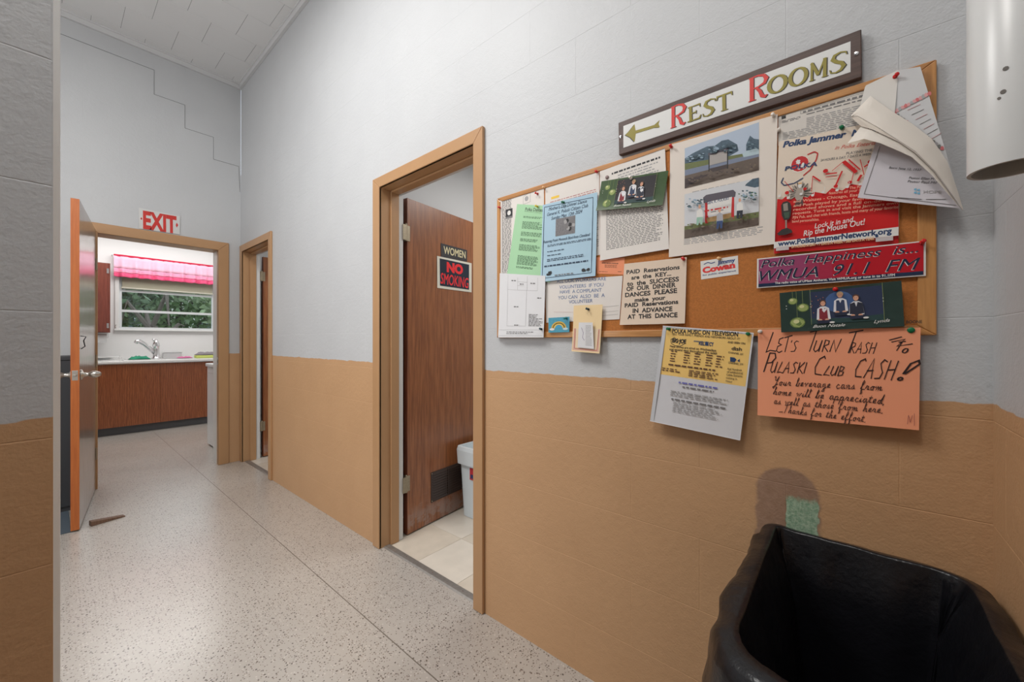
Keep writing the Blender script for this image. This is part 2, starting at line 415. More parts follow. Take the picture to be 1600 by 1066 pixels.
# ------------------------------------------------------------------ door frames
def frame_y(nm, o, far_out, near_out, top_out):
    """door frame in the right wall: casing on the hall face, jambs, head"""
    r = empty(nm); tag(r, kind='structure')
    a, b, _, t = o; x = XR; d = .016
    zb = .001
    MB().prism([(x, b, zb), (x, far_out, zb), (x, far_out, top_out), (x, b, t)], (-d, 0, 0)).build('side_casing', M_TRIM, r, bevel=.003)
    MB().prism([(x, a, zb), (x, near_out, zb), (x, near_out, top_out), (x, a, t)], (-d, 0, 0)).build('side_casing', M_TRIM, r, bevel=.003)
    MB().prism([(x, b, t), (x, far_out, top_out), (x, near_out, top_out), (x, a, t)], (-d, 0, 0)).build('head_casing', M_TRIM, r, bevel=.003)
    xs = x+.108
    for s, y0 in ((1, b), (-1, a)):
        MB().box(x-.012, xs, *sorted((y0, y0+s*.02)), zb, t+.02).build('jamb', M_TRIM, r, bevel=.0015)
        MB().box(x+.055, xs-.001, *sorted((y0-s*.011, y0)), zb, t).build('door_stop', M_TRIM, r, bevel=.003)
        MB().box(xs, x+.139, *sorted((y0, y0+s*.02)), zb, t+.02).build('unpainted_jamb', M_WHITE, r)
    MB().box(x-.012, xs, a, b, t, t+.02).build('head_jamb', M_TRIM, r)
    MB().box(x+.055, xs-.001, a+.011, b-.011, t-.011, t).build('head_stop', M_TRIM, r, bevel=.003)
    MB().box(xs, x+.139, a, b, t, t+.02).build('unpainted_head', M_WHITE, r)
    return r
frame_y('trim_4', WO, 2.048, 1.177, 2.062)
frame_y('trim_5', MO, 4.450, 3.632, 2.062)
r = empty('trim_6'); tag(r, kind='structure')
a, b, _, t = EO; ot = 2.073
MB().prism([(a, YE, .001), (a-.075, YE, .001), (a-.075, YE, ot), (a, YE, t)], (0, -.016, 0)).build('side_casing', M_TRIM, r, bevel=.003)
MB().prism([(b, YE, .001), (b+.082, YE, .001), (b+.082, YE, ot), (b, YE, t)], (0, -.016, 0)).build('side_casing', M_TRIM, r, bevel=.003)
MB().prism([(a-.075, YE, ot), (a, YE, t), (b, YE, t), (b+.082, YE, ot)], (0, -.016, 0)).build('head_casing', M_TRIM, r, bevel=.003)
MB().box(a-.02, a, YE-.012, YE+.165, .001, t+.02).build('jamb', M_TRIM, r)
MB().box(b, b+.02, YE-.012, YE+.04, .001, t+.02).build('jamb', M_TRIM, r)
MB().box(b, b+.02, YE+.04, YE+.165, .001, t+.02).build('unpainted_jamb', M_WHITE, r)
MB().box(a, b, YE-.012, YE+.165, t, t+.02).build('head_jamb', M_TRIM, r)
MB().box(b-.0015, b+.001, YE+.004, YE+.032, .93, 1.0).build('strike_plate', M_METAL, r, bevel=.0008)
MB().tube([(b-.0015, YE-.013, .94), (b-.009, YE-.018, .955), (b-.009, YE-.018, .975), (b-.0015, YE-.013, .99)], .003, 8).build('strike_lip', M_METAL, r)
# thresholds
for nm, o in (('trim_7', WO), ('trim_8', MO)):
    th = MB().prism([(XR+.012, o[0]+.001, 0), (XR+.020, o[0]+.001, .006), (XR+.049, o[0]+.001, .006), (XR+.057, o[0]+.001, 0)], (0, o[1]-o[0]-.002, 0)).build(nm, M_STEEL); tag(th, kind='structure')
    for k in range(3): lathe([(.003, .0055), (.003, .0068), (.0005, .007)], 8, 'z', (XR+.034, o[0]+.12+k*.22, 0)).build('screw', M_CHROME, th)
# ------------------------------------------------------------------ doors
def hinge(root, z, x=0, y=0, s=1):
    h = lathe([(.0055, z-.045), (.0055, z+.045)], 10, 'z', (x, y, 0)).build('hinge', M_HINGE, root, smooth=False)
    MB().box(x-.032, x-.002, y-.003, y-.0005, z-.042, z+.042).build('hinge_plate', M_HINGE, h)
    MB().box(x+.001, x+.028, y-.003, y-.0005, z-.042, z+.042).build('hinge_plate', M_HINGE, h)
    for zz in (-.03, 0, .03):
        pass
    return h
def restroom_door(name, hx, hy, ang, wd, ht):
    r = empty(name, (hx, hy, 0), ang); tag(r, kind='structure')
    MB().box(.003, wd, -.0345, -.0005, .008, ht).build('leaf', M_DOOR, r, bevel=.0015)
    MB().box(.0, .0045, -.035, .0, .008, ht).build('hinge_edge', wood('dark_red_edge', (.10, .022, .008), (.2, .05, .015), .5) if 'de' not in MATS else MATS['de'], r)
    hz = (.31, 1.79)
    for z in hz:
        h = lathe([(.0062, z-.048), (.0062, z-.016), (.0052, z-.015), (.0062, z-.014), (.0062, z+.016), (.0052, z+.017), (.0062, z+.018), (.0062, z+.05), (.003, z+.056)], 12, 'z', (-.012, -.041, 0)).build('hinge', M_HINGE, r)
        MB().box(-.010, .0, -.041, -.037, z-.045, z+.045).build('hinge_plate', M_HINGE, h)
        MB().box(-.0005, .0030, -.037, -.004, z-.045, z+.045).build('hinge_plate', M_HINGE, h)
        MB().box(.000, .018, -.038, -.0352, z-.045, z+.045).build('hinge_plate', M_HINGE, h)
        MB().box(-.040, -.012, -.047, -.044, z-.045, z+.045).build('hinge_plate', M_HINGE, h)
        MB().box(-.030, -.012, -.045, -.0395, z-.045, z+.045).build('hinge_plate', M_HINGE, h)
    for s in (-1, 1):
        yy = -.0175+s*.0175
        lathe([(.026, yy), (.026, yy+s*.004), (.011, yy+s*.008), (.010, yy+s*.03), (.022, yy+s*.04), (.027, yy+s*.052), (.018, yy+s*.064)], 16, 'y', (wd-.065, 0, .96)).build('door_knob', M_METAL, r, smooth=True)
    return r
LANG = math.radians(5.5)
HX, HY = 1.371, 2.025
dw = restroom_door('door_1', HX, HY, LANG, .72, 2.0)
restroom_door('door_2', 1.374, 4.452, math.radians(0.5), .69, 1.985)
# grille low on the women's door: local x from hinge, face y=-.035
def on_leaf(px, py):
    X, Y, Z = ray(px, py); c, s = math.cos(LANG), math.sin(LANG)
    # plane: point hinge + (-.035) along local y ; n = (-s, c)
    d0 = (-s*HX+c*HY)-.035
    k = d0/(-s*X+c*Y); wx, wy = X*k-HX, Y*k-HY
    return (wx*c+wy*s, H+Z*k)
g0 = on_leaf(673, 739); g1 = on_leaf(673, 786); g2 = on_leaf(718, 724)
gx0, gx1, gz0, gz1 = g0[0], g2[0]+.03, g1[1], g0[1]
v = MB().box(gx0, gx1, -.0385, -.035, gz0, gz1).build('grille', M_VENT, dw, bevel=.001)
n = 11
for k in range(n):
    zz = gz0+.014+(gz1-gz0-.028)*k/(n-1)
    MB().prism([(gx0+.014, -.0385, zz-.004), (gx0+.014, -.0425, zz-.0045), (gx0+.014, -.0385, zz+.004)], (gx1-gx0-.028, 0, 0)).build('louvre', M_VENT, v)
MB().box((gx0+gx1)/2-.004, (gx0+gx1)/2+.004, -.044, -.0385, gz0+.01, gz1-.01).build('mullion', M_VENT, v)
for sx, sz in ((gx0+.008, gz0+.008), (gx1-.008, gz0+.008), (gx0+.008, gz1-.008), (gx1-.008, gz1-.008)):
    lathe([(.003, -.0385), (.002, -.0400)], 8, 'y', (sx, 0, sz)).build('screw', M_BRASS, v)
# exit / kitchen door leaf, open towards us
A = Vector((.1186, 3.554)); B = Vector((.232, 4.435)); L = (B-A).length
ang = math.atan2((A-B).y, (A-B).x)
ed = empty('door_3', (B.x, B.y, 0), ang); tag(ed, kind='structure')
# local +x runs from hinge to free edge; visible face (towards +X world) is local -y? compute
side = 1 if (Vector((math.cos(ang+math.pi/2), math.sin(ang+math.pi/2))).x > 0) else -1
y0, y1 = sorted((0, -side*.036))
MB().box(.0, L-.002, y0, y1, .010, 2.014).build('leaf', M_EXDOOR, ed)
MB().box(L-.002, L, y0-.0004, y1+.0004, .010, 2.014).build('door_edge', M_EDGE, ed)
ky = (y0+y1)/2
MB().box(L-.0005, L+.0012, ky-.0125, ky+.0125, .915, .975).build('latch_plate', M_METAL, ed, bevel=.0005)
lathe([(.008, L+.001), (.008, L+.004), (.006, L+.009)], 12, 'x', (0, ky, .945)).build('latch', M_METAL, ed)
for s in (-1, 1):
    yy = ky+s*.018
    kn = lathe([(.032, yy), (.031, yy+s*.005), (.014, yy+s*.012), (.011, yy+s*.030), (.014, yy+s*.038), (.021, yy+s*.05), (.020, yy+s*.066), (.014, yy+s*.082), (.007, yy+s*.088)], 20, 'y', (L-.065, 0, .945)).build('door_knob', M_METAL, ed, smooth=True)
yy = ky+side*.018
MB().tube([(L-.06, yy, 1.185), (L-.06, yy+side*.022, 1.18), (L-.06, yy+side*.012, 1.155), (L-.06, yy+side*.018, 1.12), (L-.06, yy+side*.002, 1.105)], .0028, 8).build('coat_hook', mat('dark_iron', (.05, .05, .055), .4, .8), ed, smooth=True)
for z in (.28, 1.0, 1.75):
    lathe([(.006, z-.045), (.006, z+.045)], 10, 'z', (-.004, y1+.004 if side > 0 else y0-.004, 0)).build('hinge', M_HINGE, ed)
# ------------------------------------------------------------------ text and print helpers
_tc = {}
def text_geo(s, bold=0, shear=0, sp=1.0, extr=0):
    k = (s, bold, shear, sp)
    if k in _tc: return _tc[k]
    grow_m = bold if ('M' in s and bold > 0) else 0      # the built-in M does not take an outline offset
    cu = bpy.data.curves.new('t', 'FONT'); cu.body = s; cu.offset = 0 if grow_m else bold; cu.shear = shear; cu.space_character = sp
    cu.resolution_u = 3; cu.size = 1
    o = bpy.data.objects.new('t', cu); COL.objects.link(o)
    dg = bpy.context.evaluated_depsgraph_get(); dg.update()
    me = o.evaluated_get(dg).to_mesh()
    vs = [(v.co.x, v.co.y) for v in me.vertices]; fs = [tuple(p.vertices) for p in me.polygons]
    o.evaluated_get(dg).to_mesh_clear(); bpy.data.objects.remove(o); bpy.data.curves.remove(cu)
    x0 = min(v[0] for v in vs); x1 = max(v[0] for v in vs)
    CAP = .70
    _tc[k] = ([((x-x0)/(x1-x0), y/CAP) for x, y in vs], fs, (grow_m*.8/(x1-x0), grow_m*.8/CAP))
    return _tc[k]
def ribbon(mb2, pts, w):
    """2-D ribbon with mitred joints"""
    n = len(pts); L_ = []; R_ = []
    ws = w if isinstance(w, (list, tuple)) else [w]*n
    for i in range(n):
        p = Vector(pts[i]); a = (Vector(pts[i])-Vector(pts[i-1])).normalized() if i else None
        b = (Vector(pts[i+1])-p).normalized() if i < n-1 else None
        if a is None: a = b
        if b is None: b = a
        t = (a+b)
        if t.length < 1e-4: t = a
        t.normalize(); nn = Vector((-t.y, t.x)); c = max(.5, nn.dot(Vector((-a.y, a.x))))
        L_.append(p+nn*ws[i]/2/c); R_.append(p-nn*ws[i]/2/c)
    vs = L_+R_
    mb2.append((vs, [(i, i+n, i+n+1, i+1) for i in range(n-1)]))
# single-stroke alphabet for hand lettering (unit cap height)
def arc(cx, cy, rx, ry, a0, a1, n=8):
    return [(cx+rx*math.cos(math.radians(a0+(a1-a0)*i/n)), cy+ry*math.sin(math.radians(a0+(a1-a0)*i/n))) for i in range(n+1)]
HW = {
 'L': (.55, [[(.35, 1), (.1, .0), (.3, .06), (.6, .0)]]), 'E': (.5, [[(.5, .95), (.2, .85), (.15, .6), (.4, .5), (.12, .38), (.05, .1), (.25, 0), (.5, .08)]]),
 'T': (.55, [[(.0, .92), (.6, 1.04)], [(.32, .98), (.15, 0)]]), 'S': (.5, [[(.5, .9), (.3, 1), (.15, .8), (.25, .58), (.38, .35), (.3, .05), (.0, .02)]]),
 'U': (.5, [[(.08, 1), (.02, .2), (.18, 0), (.38, .2), (.48, 1)], [(.48, 1), (.42, 0)]]), 'R': (.55, [[(.1, 0), (.15, 1), (.42, .92), (.42, .65), (.15, .5), (.5, 0)]]),
 'N': (.6, [[(.02, 0), (.12, 1), (.42, .02), (.6, 1.1)]]), 'A': (.55, [[(0, 0), (.32, 1), (.45, 0)], [(.08, .38), (.45, .42)]]),
 'H': (.55, [[(.1, 1), (.02, 0)], [(.5, 1), (.4, 0)], [(.04, .5), (.46, .55)]]), 'I': (.15, [[(.1, 1), (.05, 0)]]), 'O': (.5, [arc(.25, .45, .22, .45, 90, 450, 14)]),
 'P': (.5, [[(.1, 0), (.16, 1), (.4, .98), (.48, .75), (.35, .5), (.12, .45)]]), 'K': (.5, [[(.1, 1), (.05, 0)], [(.5, 1), (.1, .48), (.5, 0)]]),
 'C': (.55, [[(.5, .85), (.42, 1), (.18, .85), (.04, .4), (.12, .05), (.5, .03)]]), 'B': (.5, [[(.08, 0), (.12, 1), (.4, .9), (.35, .6), (.12, .5), (.45, .42), (.42, .1), (.05, 0)]]),
 '!': (.35, [[(.06, .34), (.16, .95), (.34, 1.1), (.40, .92), (.10, .34)], arc(.03, .07, .06, .08, 0, 360, 8)]), "'": (.12, [[(.1, 1.05), (.06, .85)]]),
 'Y': (.55, [[(.0, .9), (.12, .98), (.15, .6), (.3, .55), (.48, 1)], [(.48, 1), (.3, .2), (.1, -.35), (.0, -.2), (.3, .05), (.5, .2)]]),
 'a': (.42, [[(.32, .42), (.12, .42), (.04, .12), (.16, .02), (.32, .35), (.32, .06), (.46, .1)]]), 'b': (.38, [[(0, .05), (.2, .8), (.14, .95), (.08, .7), (.1, .05), (.28, .08), (.3, .35), (.4, .38)]]),
 'c': (.36, [[(.3, .36), (.16, .44), (.04, .2), (.16, .02), (.38, .1)]]), 'd': (.42, [[(.3, .4), (.1, .4), (.04, .1), (.18, .02), (.42, .98)], [(.42, .98), (.32, .05), (.46, .08)]]),
 'e': (.34, [[(.02, .12), (.25, .3), (.22, .45), (.08, .38), (.08, .08), (.34, .1)]]), 'f': (.36, [[(0, .1), (.25, .8), (.18, .98), (.1, .7), (.08, -.4), (.2, -.3), (.12, .05), (.38, .1)]]),
 'g': (.4, [[(.3, .42), (.08, .38), (.08, .1), (.3, .3), (.25, -.35), (.08, -.35), (.2, -.05), (.44, .12)]]), 'h': (.4, [[(0, .08), (.2, .85), (.12, .95), (.06, 0), (.2, .42), (.3, .35), (.28, .05), (.42, .08)]]),
 'i': (.2, [[(0, .1), (.1, .42), (.08, .05), (.22, .1)], [(.14, .62), (.16, .66)]]), 'k': (.4, [[(0, .08), (.2, .85), (.12, .95), (.06, 0)], [(.32, .42), (.1, .22), (.3, .02), (.42, .1)]]),
 'l': (.24, [[(0, .08), (.2, .85), (.12, .96), (.08, .1), (.26, .08)]]), 'm': (.58, [[(0, .3), (.08, .42), (.06, 0), (.2, .42), (.26, .35), (.24, 0), (.38, .42), (.46, .35), (.42, .05), (.6, .1)]]),
 'n': (.42, [[(0, .3), (.08, .42), (.06, 0), (.22, .42), (.3, .35), (.27, .05), (.44, .1)]]), 'o': (.38, [[(.2, .42), (.05, .3), (.08, .05), (.24, .05), (.28, .32), (.2, .42), (.4, .36)]]),
 'p': (.42, [[(.05, .42), (.0, -.4)], [(.04, .3), (.2, .44), (.3, .3), (.22, .05), (.06, .05)], [(.22, .05), (.44, .1)]]), 'r': (.34, [[(0, .15), (.1, .45), (.24, .38), (.2, .08), (.36, .1)]]),
 's': (.3, [[(0, .08), (.18, .45), (.24, .15), (.08, .03), (.32, .1)]]), 't': (.28, [[(0, .1), (.16, .8), (.1, .08), (.3, .1)], [(.0, .52), (.3, .56)]]),
 'u': (.42, [[(0, .1), (.08, .42), (.08, .08), (.2, .05), (.3, .42), (.28, .05), (.44, .1)]]), 'v': (.38, [[(0, .3), (.1, .42), (.14, .04), (.3, .42), (.4, .38)]]),
 'w': (.5, [[(0, .3), (.06, .42), (.1, .04), (.24, .38), (.28, .04), (.42, .42), (.52, .38)]]), '.': (.22, [[(.04, 0), (.13, .05)]]), ',': (.2, [[(.08, .06), (.02, -.14)]]), ' ': (.38, []),
 '-': (.5, [[(0, .05), (.5, .12)]]),
}
def hand_geo(s, stroke, slant=.25, jit=.0):
    out = []; x = 0
    for ch in s:
        adv, st = HW.get(ch, HW[' '])
        for ln in st:
            pts = [(x+a+slant*b, b+random.uniform(-jit, jit)) for a, b in ln]
            ribbon(out, pts, stroke)
        x += adv+.06
    vs = []; fs = []
    for v_, f_ in out:
        k = len(vs); vs += [(p[0]/x, p[1]) for p in v_]; fs += [tuple(i+k for i in f) for f in f_]
    return vs, fs

INK = {}
def ink(name, *rgb, rough=.6):
    k = 'ink_'+name
    return mat(k, sr(*rgb), rough)
K_ = ink('black', 40, 40, 42); GR = ink('grey', 120, 118, 118); LG = ink('light_grey', 165, 163, 163); NAVY = ink('navy', 34, 62, 104)
RED = ink('red', 196, 32, 34); WHT = ink('white', 226, 224, 220); BRN = ink('brown', 96, 66, 48)
def copies(geo):      # a built-in M is emboldened by shifted copies, each a hair prouder than the last
    if len(geo) < 3 or not geo[2][0]: return [(0, 0)]
    gx, gy = geo[2]; return [(-gx, -gy), (gx, -gy), (gx, gy), (-gx, gy)]
class Sheet:
    """a flat printed thing on the right wall; corners in wall order TL, TR, BR, BL"""
    def __init__(s, name, label, cat, corners, lift, m, curl=0, curlpow=3, group=None, thick=.0004, nu=10, nv=16, plane='R', sidecurl=0):
        s.P = P if plane == 'R' else PE; s.plane = plane; s.lift0 = lift; s.curl = curl; s.cp = curlpow; s.thick = thick; s.sc = sidecurl
        s.c = [s.P(x, y, lift) for x, y in corners]
        s.q = [s.to2(c) for c in s.c]
        s.e = 0; s.parts = {}
        mb_ = MB(); mb_.grid(lambda u, v: s.at(u, v), nu if (curl or sidecurl) else 1, nv if (curl or sidecurl) else 1)
        s.o = mb_.build(name, m, solid=thick); tag(s.o, label, cat, group)
    def to2(s, p): return Vector((-p.y, p.z)) if s.plane == 'R' else Vector((p.x, p.z))
    def lift(s, u, v):
        return s.lift0+s.curl*max(0, min(1.1, v))**s.cp+s.sc*max(0, min(1.1, u))**s.cp
    def to3(s, q, l): return (XR-l, -q[0], q[1]) if s.plane == 'R' else (q[0], YE-l, q[1])
    def uv2(s, u, v):
        a, b, c, d = s.q
        return a*(1-u)*(1-v)+b*u*(1-v)+c*u*v+d*(1-u)*v
    def at(s, u, v, e=0): return s.to3(s.uv2(u, v), s.lift(u, v)+e)
    def inv(s, q):
        a, b, c, d = s.q; u = v = .5
        for _ in range(4):
            r = s.uv2(u, v)-Vector(q); du = (b-a)*(1-v)+(c-d)*v; dv = (d-a)*(1-u)+(c-b)*u
            D = du.x*dv.y-du.y*dv.x; u -= (r.x*dv.y-r.y*dv.x)/D; v -= (du.x*r.y-du.y*r.x)/D
        return u, v
    def _put(s, qs, fs, m, e, name='print'):
        pts = []
        for q in qs:
            u, v = s.inv(q); pts.append(s.to3(q, s.lift(u, v)+s.thick/2+e))
        s.parts.setdefault((name, m.name), (MB(), m))[0].add(pts, fs)
    def nexte(s): s.e += .00006; return s.e+.00012
    def px2(s, x, y):
        return s.to2(s.P(x, y, s.lift0))
    def poly(s, pxs, m, name='print'):
        s._put([s.px2(*p) for p in pxs], [tuple(range(len(pxs)))], m, s.nexte(), name)
    def pu(s, uvs, m, name='print'):
        s._put([s.uv2(*p) for p in uvs], [tuple(range(len(uvs)))], m, s.nexte(), name)
    def rect(s, u0, v0, u1, v1, m, name='print', n=6):
        e = s.nexte(); qs = [s.uv2(u0+(u1-u0)*i/n, v0+(v1-v0)*j/n) for j in range(n+1) for i in range(n+1)]
        s._put(qs, [(j*(n+1)+i, j*(n+1)+i+1, (j+1)*(n+1)+i+1, (j+1)*(n+1)+i) for j in range(n) for i in range(n)], m, e, name)
    def ell(s, u, v, ru, rv, m, name='print', n=14, j=0):
        s.pu([(u+ru*math.cos(2*math.pi*k/n)*(1+random.uniform(-j, j)), v+rv*math.sin(2*math.pi*k/n)*(1+random.uniform(-j, j))) for k in range(n)], m, name)
    def geo(s, geo, x0, y0, x1, y1, h, m, name='printed_text', e=None, dx=0, dy=0):
        A_ = s.px2(x0, y0); B_ = s.px2(x1, y1); up = s.px2(x0, y0-h)-A_; hh = up.length; u = B_-A_; n_ = Vector((-u.y, u.x)).normalized()*hh
        A_ = A_+Vector((dx, dy))
        e0 = e if e else s.nexte()
        for k_, (gx, gy) in enumerate(copies(geo)): s._put([A_+u*(a+gx)+n_*(b+gy) for a, b in geo[0]], geo[1], m, e0+k_*.000009, name)
    def text(s, t, x0, y0, x1, y1, h, m, bold=0, shear=0, sp=1, **k): s.geo(text_geo(t, bold, shear, sp), x0, y0, x1, y1, h, m, **k)
    def tuv(s, t, u0, v0, u1, v1, hv, m, bold=0, shear=0, **k):
        A_ = s.uv2(u0, v0); B_ = s.uv2(u1, v1); hh = (s.uv2(u0, v0-hv)-A_).length; u = B_-A_; n_ = Vector((-u.y, u.x)).normalized()*hh
        g = text_geo(t, bold, shear); s._put([A_+u*a+n_*b for a, b in g[0]], g[1], m, s.nexte(), 'printed_text')
    def greek(s, u0, v0, u1, v1, n, m, fill=.42, ragged=.25, slope=0):
        e = s.nexte(); qs = []; fs = []
        for i in range(n):
            v = v0+(v1-v0)*(i+.3)/n; hv = (v1-v0)/n*fill; u = u0; end = u1-(random.random()**2)*ragged*(u1-u0)
            while u < end:
                wd = random.uniform(.02, .075)
                k = len(qs); ue = min(u+wd, end)
                qs += [s.uv2(u, v), s.uv2(ue, v), s.uv2(ue, v+hv), s.uv2(u, v+hv)]; fs.append((k, k+1, k+2, k+3)); u = ue+.014
        s._put(qs, fs, m, e, 'printed_lines')
    def line(s, uvs, wd, m, name='print', closed=False):
        out = []; pts = [s.uv2(*p) for p in uvs]
        if closed: pts.append(pts[0])
        e = s.nexte()
        for i in range(len(pts)-1):
            o_ = []; ribbon(o_, [pts[i], pts[i+1]], wd); s._put([tuple(v) for v in o_[0][0]], o_[0][1], m, e, name)
    def done(s):
        for (nm, _), (mb_, m) in s.parts.items():
            q_ = mb_.build(nm, m, s.o)
            if nm not in ('yellow_page', 'border', 'web_band', 'pocket'): q_['kind'] = 'stuff'
        return s.o
# ------------------------------------------------------------------ cork board and Rest Rooms sign
BQ = [(775, 311), (1463, 89.5), (1466, 521.5), (775, 528)]
b0 = P(775, 420, .018); b1 = P(1464.5, 300, .018)
YB0, YB1 = b0.y, b1.y; ZT = H+.4904*1.182; ZB = H+.0108*1.182-.002
board = MB().box(XR-.009, XR-.0005, YB1+.004, YB0-.004, ZB+.004, ZT-.004).build('cork_board', None or mat('cork', (.47, .165, .036), .85, bump=.5, bscale=420, var=.32, vscale=190))
tag(board, 'large cork notice board in a thin oak frame, covered with pinned papers', 'notice board')
fw = .028
def fpiece(nm, pts, m): return MB().prism(pts, (-.0122, 0, 0)).build(nm, m, board, bevel=.002)
x = XR-.0005
fpiece('frame_rail', [(x, YB0, ZT), (x, YB1, ZT), (x, YB1+fw, ZT-fw*.62), (x, YB0-fw, ZT-fw*.62)], M_FRAMEW)
fpiece('frame_rail', [(x, YB0, ZB), (x, YB1, ZB), (x, YB1+fw, ZB+fw*.75), (x, YB0-fw, ZB+fw*.75)], M_FRAMEW)
fpiece('frame_stile', [(x, YB0, ZT), (x, YB0, ZB), (x, YB0-fw*.62, ZB+fw*.75), (x, YB0-fw*.62, ZT-fw*.62)], M_FRAMEV)
fpiece('frame_stile', [(x, YB1, ZT), (x, YB1, ZB), (x, YB1+fw, ZB+fw*.75), (x, YB1+fw, ZT-fw*.62)], M_FRAMEV)
def text_on_wall(s, x0, y0, x1, y1, h, lift, m, parent, bold=0, shear=0, name='printed_text'):
    g = text_geo(s, bold, shear); A_ = P(x0, y0, lift); B_ = P(x1, y1, lift); hh = (P(x0, y0-h, lift)-A_).length
    u = B_-A_; n_ = Vector((0, u.z, -u.y)).normalized()*hh
    if n_.z < 0: n_ = -n_
    return MB().add([A_+u*a+n_*b for a, b in g[0]], g[1]).build(name, m, parent)
text_on_wall('BOONE', 1416, 505.5, 1441, 505, 4.5, .0185, K_, board, bold=.02)
# Rest Rooms sign
sign = MB().prism([P(966, 192, .018), P(1346, 45, .018), P(1347, 120, .018), P(967, 242.5, .018)], (.016, 0, 0)).build('restroom_sign', M_SIGNF, bevel=.002)
tag(sign, 'long dark-framed white sign with a gold arrow, reading Rest Rooms, above the cork board', 'sign')
def flatpoly(pxs, lift, m, name, parent, depth=0):
    pts = [P(a, b, lift) for a, b in pxs]
    if depth: return MB().prism(pts, (depth, 0, 0)).build(name, m, parent)
    return MB().add(pts, [tuple(range(len(pts)))]).build(name, m, parent)
flatpoly([(974, 197), (1329, 64.5), (1329, 112.5), (974, 231)], .0188, mat('sign_white', sr(222, 222, 220), .4), 'white_panel', sign, .0006)
GOLD = mat('gold_olive_paint', sr(146, 134, 44), .45); SHD = mat('letter_shade_black', sr(52, 44, 38), .5); RP = mat('letter_red', sr(214, 50, 42), .45)
arrow = [(977, 211), (983, 205), (991.5, 194), (993, 204), (1010, 199), (1023, 195), (1031, 187.5), (1029, 193.5), (1031, 199), (1023, 199.5), (1010, 203.5), (993.5, 208.5), (991.5, 222), (985, 215)]
flatpoly([(a-1.2, b+.8) for a, b in arrow], .0190, SHD, 'arrow_shade', sign)
flatpoly(arrow, .0192, GOLD, 'arrow', sign)
# hand-painted serif letters as ribbons on a unit box (x 0..1, y 0..1)
LT = {
 'R': [([(.20, 0), (.20, 1)], .22), ([(.05, .98), (.5, 1.0), (.82, .93), (.95, .77), (.85, .60), (.55, .52), (.25, .50)], [.07, .10, .16, .22, .16, .10, .07]), ([(.42, .52), (.62, .32), (.72, .10), (.88, .02), (1.0, .08)], [.12, .18, .2, .14, .05]), ([(.02, .02), (.40, .02)], .05)],
 'E': [([(.26, 0), (.22, 1)], .22), ([(.02, .95), (.9, .97), (.93, .78)], [.06, .10, .04]), ([(.25, .52), (.65, .53)], .08), ([(.65, .64), (.64, .42)], .05), ([(.0, .05), (.9, .06), (1.0, .26)], [.08, .12, .05])],
 'S': [([(.93, .78), (.88, .93), (.6, .99), (.3, .92), (.2, .73), (.38, .57), (.66, .44), (.78, .26), (.62, .08), (.35, .02), (.1, .08), (.04, .25)], [.05, .08, .10, .17, .22, .22, .22, .22, .16, .09, .08, .05])],
 'T': [([(.5, 0), (.48, 1)], .22), ([(.02, .74), (.06, .95), (.5, .95), (.95, .96), (.99, .76)], [.04, .11, .1, .11, .04]), ([(.3, .03), (.72, .03)], .06)],
 'O': [(arc(.5, .5, .42, .46, 90, 450, 20), [.09+.13*abs(math.cos(math.radians(90+18*i))) for i in range(21)])],
 'M': [([(.14, 0), (.16, .98)], .13), ([(.14, .95), (.5, .22)], .18), ([(.5, .22), (.84, .98)], .09), ([(.86, 1), (.84, 0)], .2), ([(0, .03), (.3, .03)], .05), ([(.68, .03), (1, .03)], .05)],
}
def big_letter(ch, xa, xb, hpx, m):
    base = lambda xx: 201-.3365*(xx-1048)
    lift = .0192
    A_ = P(xa, base(xa), lift); B_ = P(xb, base(xb), lift); hh = (P(xa, base(xa)-hpx, lift)-A_).length; u = B_-A_; up = Vector((0, 0, 1))*hh
    for dm, dd, dl, nm in ((SHD, Vector((0, -.0022, -.0012)), 0, 'letter_shade'), (m, Vector((0, 0, 0)), -.0004, 'letter')):
        out = []
        for pts, wd in LT[ch]:
            ar = u.length
            ws = [q_*ar*.95 for q_ in wd] if isinstance(wd, list) else wd*ar*.95
            ribbon(out, [(a*ar, b*hh) for a, b in pts], ws)
        mb_ = MB()
        for k_, (vs, fs) in enumerate(out):
            mb_.add([A_+u*(p[0]/u.length)+up*(p[1]/hh)+dd+Vector((dl-.00004*k_, 0, 0)) for p in vs], fs)
        mb_.build(nm, dm, sign)
for ch, a, b, h_, m in (('R', 1047, 1071, 33, RP), ('E', 1074, 1095, 24, GOLD), ('S', 1097, 1119, 25, GOLD), ('T', 1119, 1144, 26, GOLD), ('R', 1168.5, 1199, 36.5, RP),
        ('O', 1199, 1230, 27, GOLD), ('O', 1232, 1262, 28, GOLD), ('M', 1264, 1293, 29, GOLD), ('S', 1295, 1325, 30, GOLD)):
    big_letter(ch, a, b, h_, m)
for a, b in ((970, 214), (1338, 84)):
    c = P(a, b, .018); lathe([(.0045, XR-.018), (.004, XR-.0195), (.001, XR-.0200)], 12, 'x', (0, c.y, c.z)).build('screw', M_CHROME, sign)
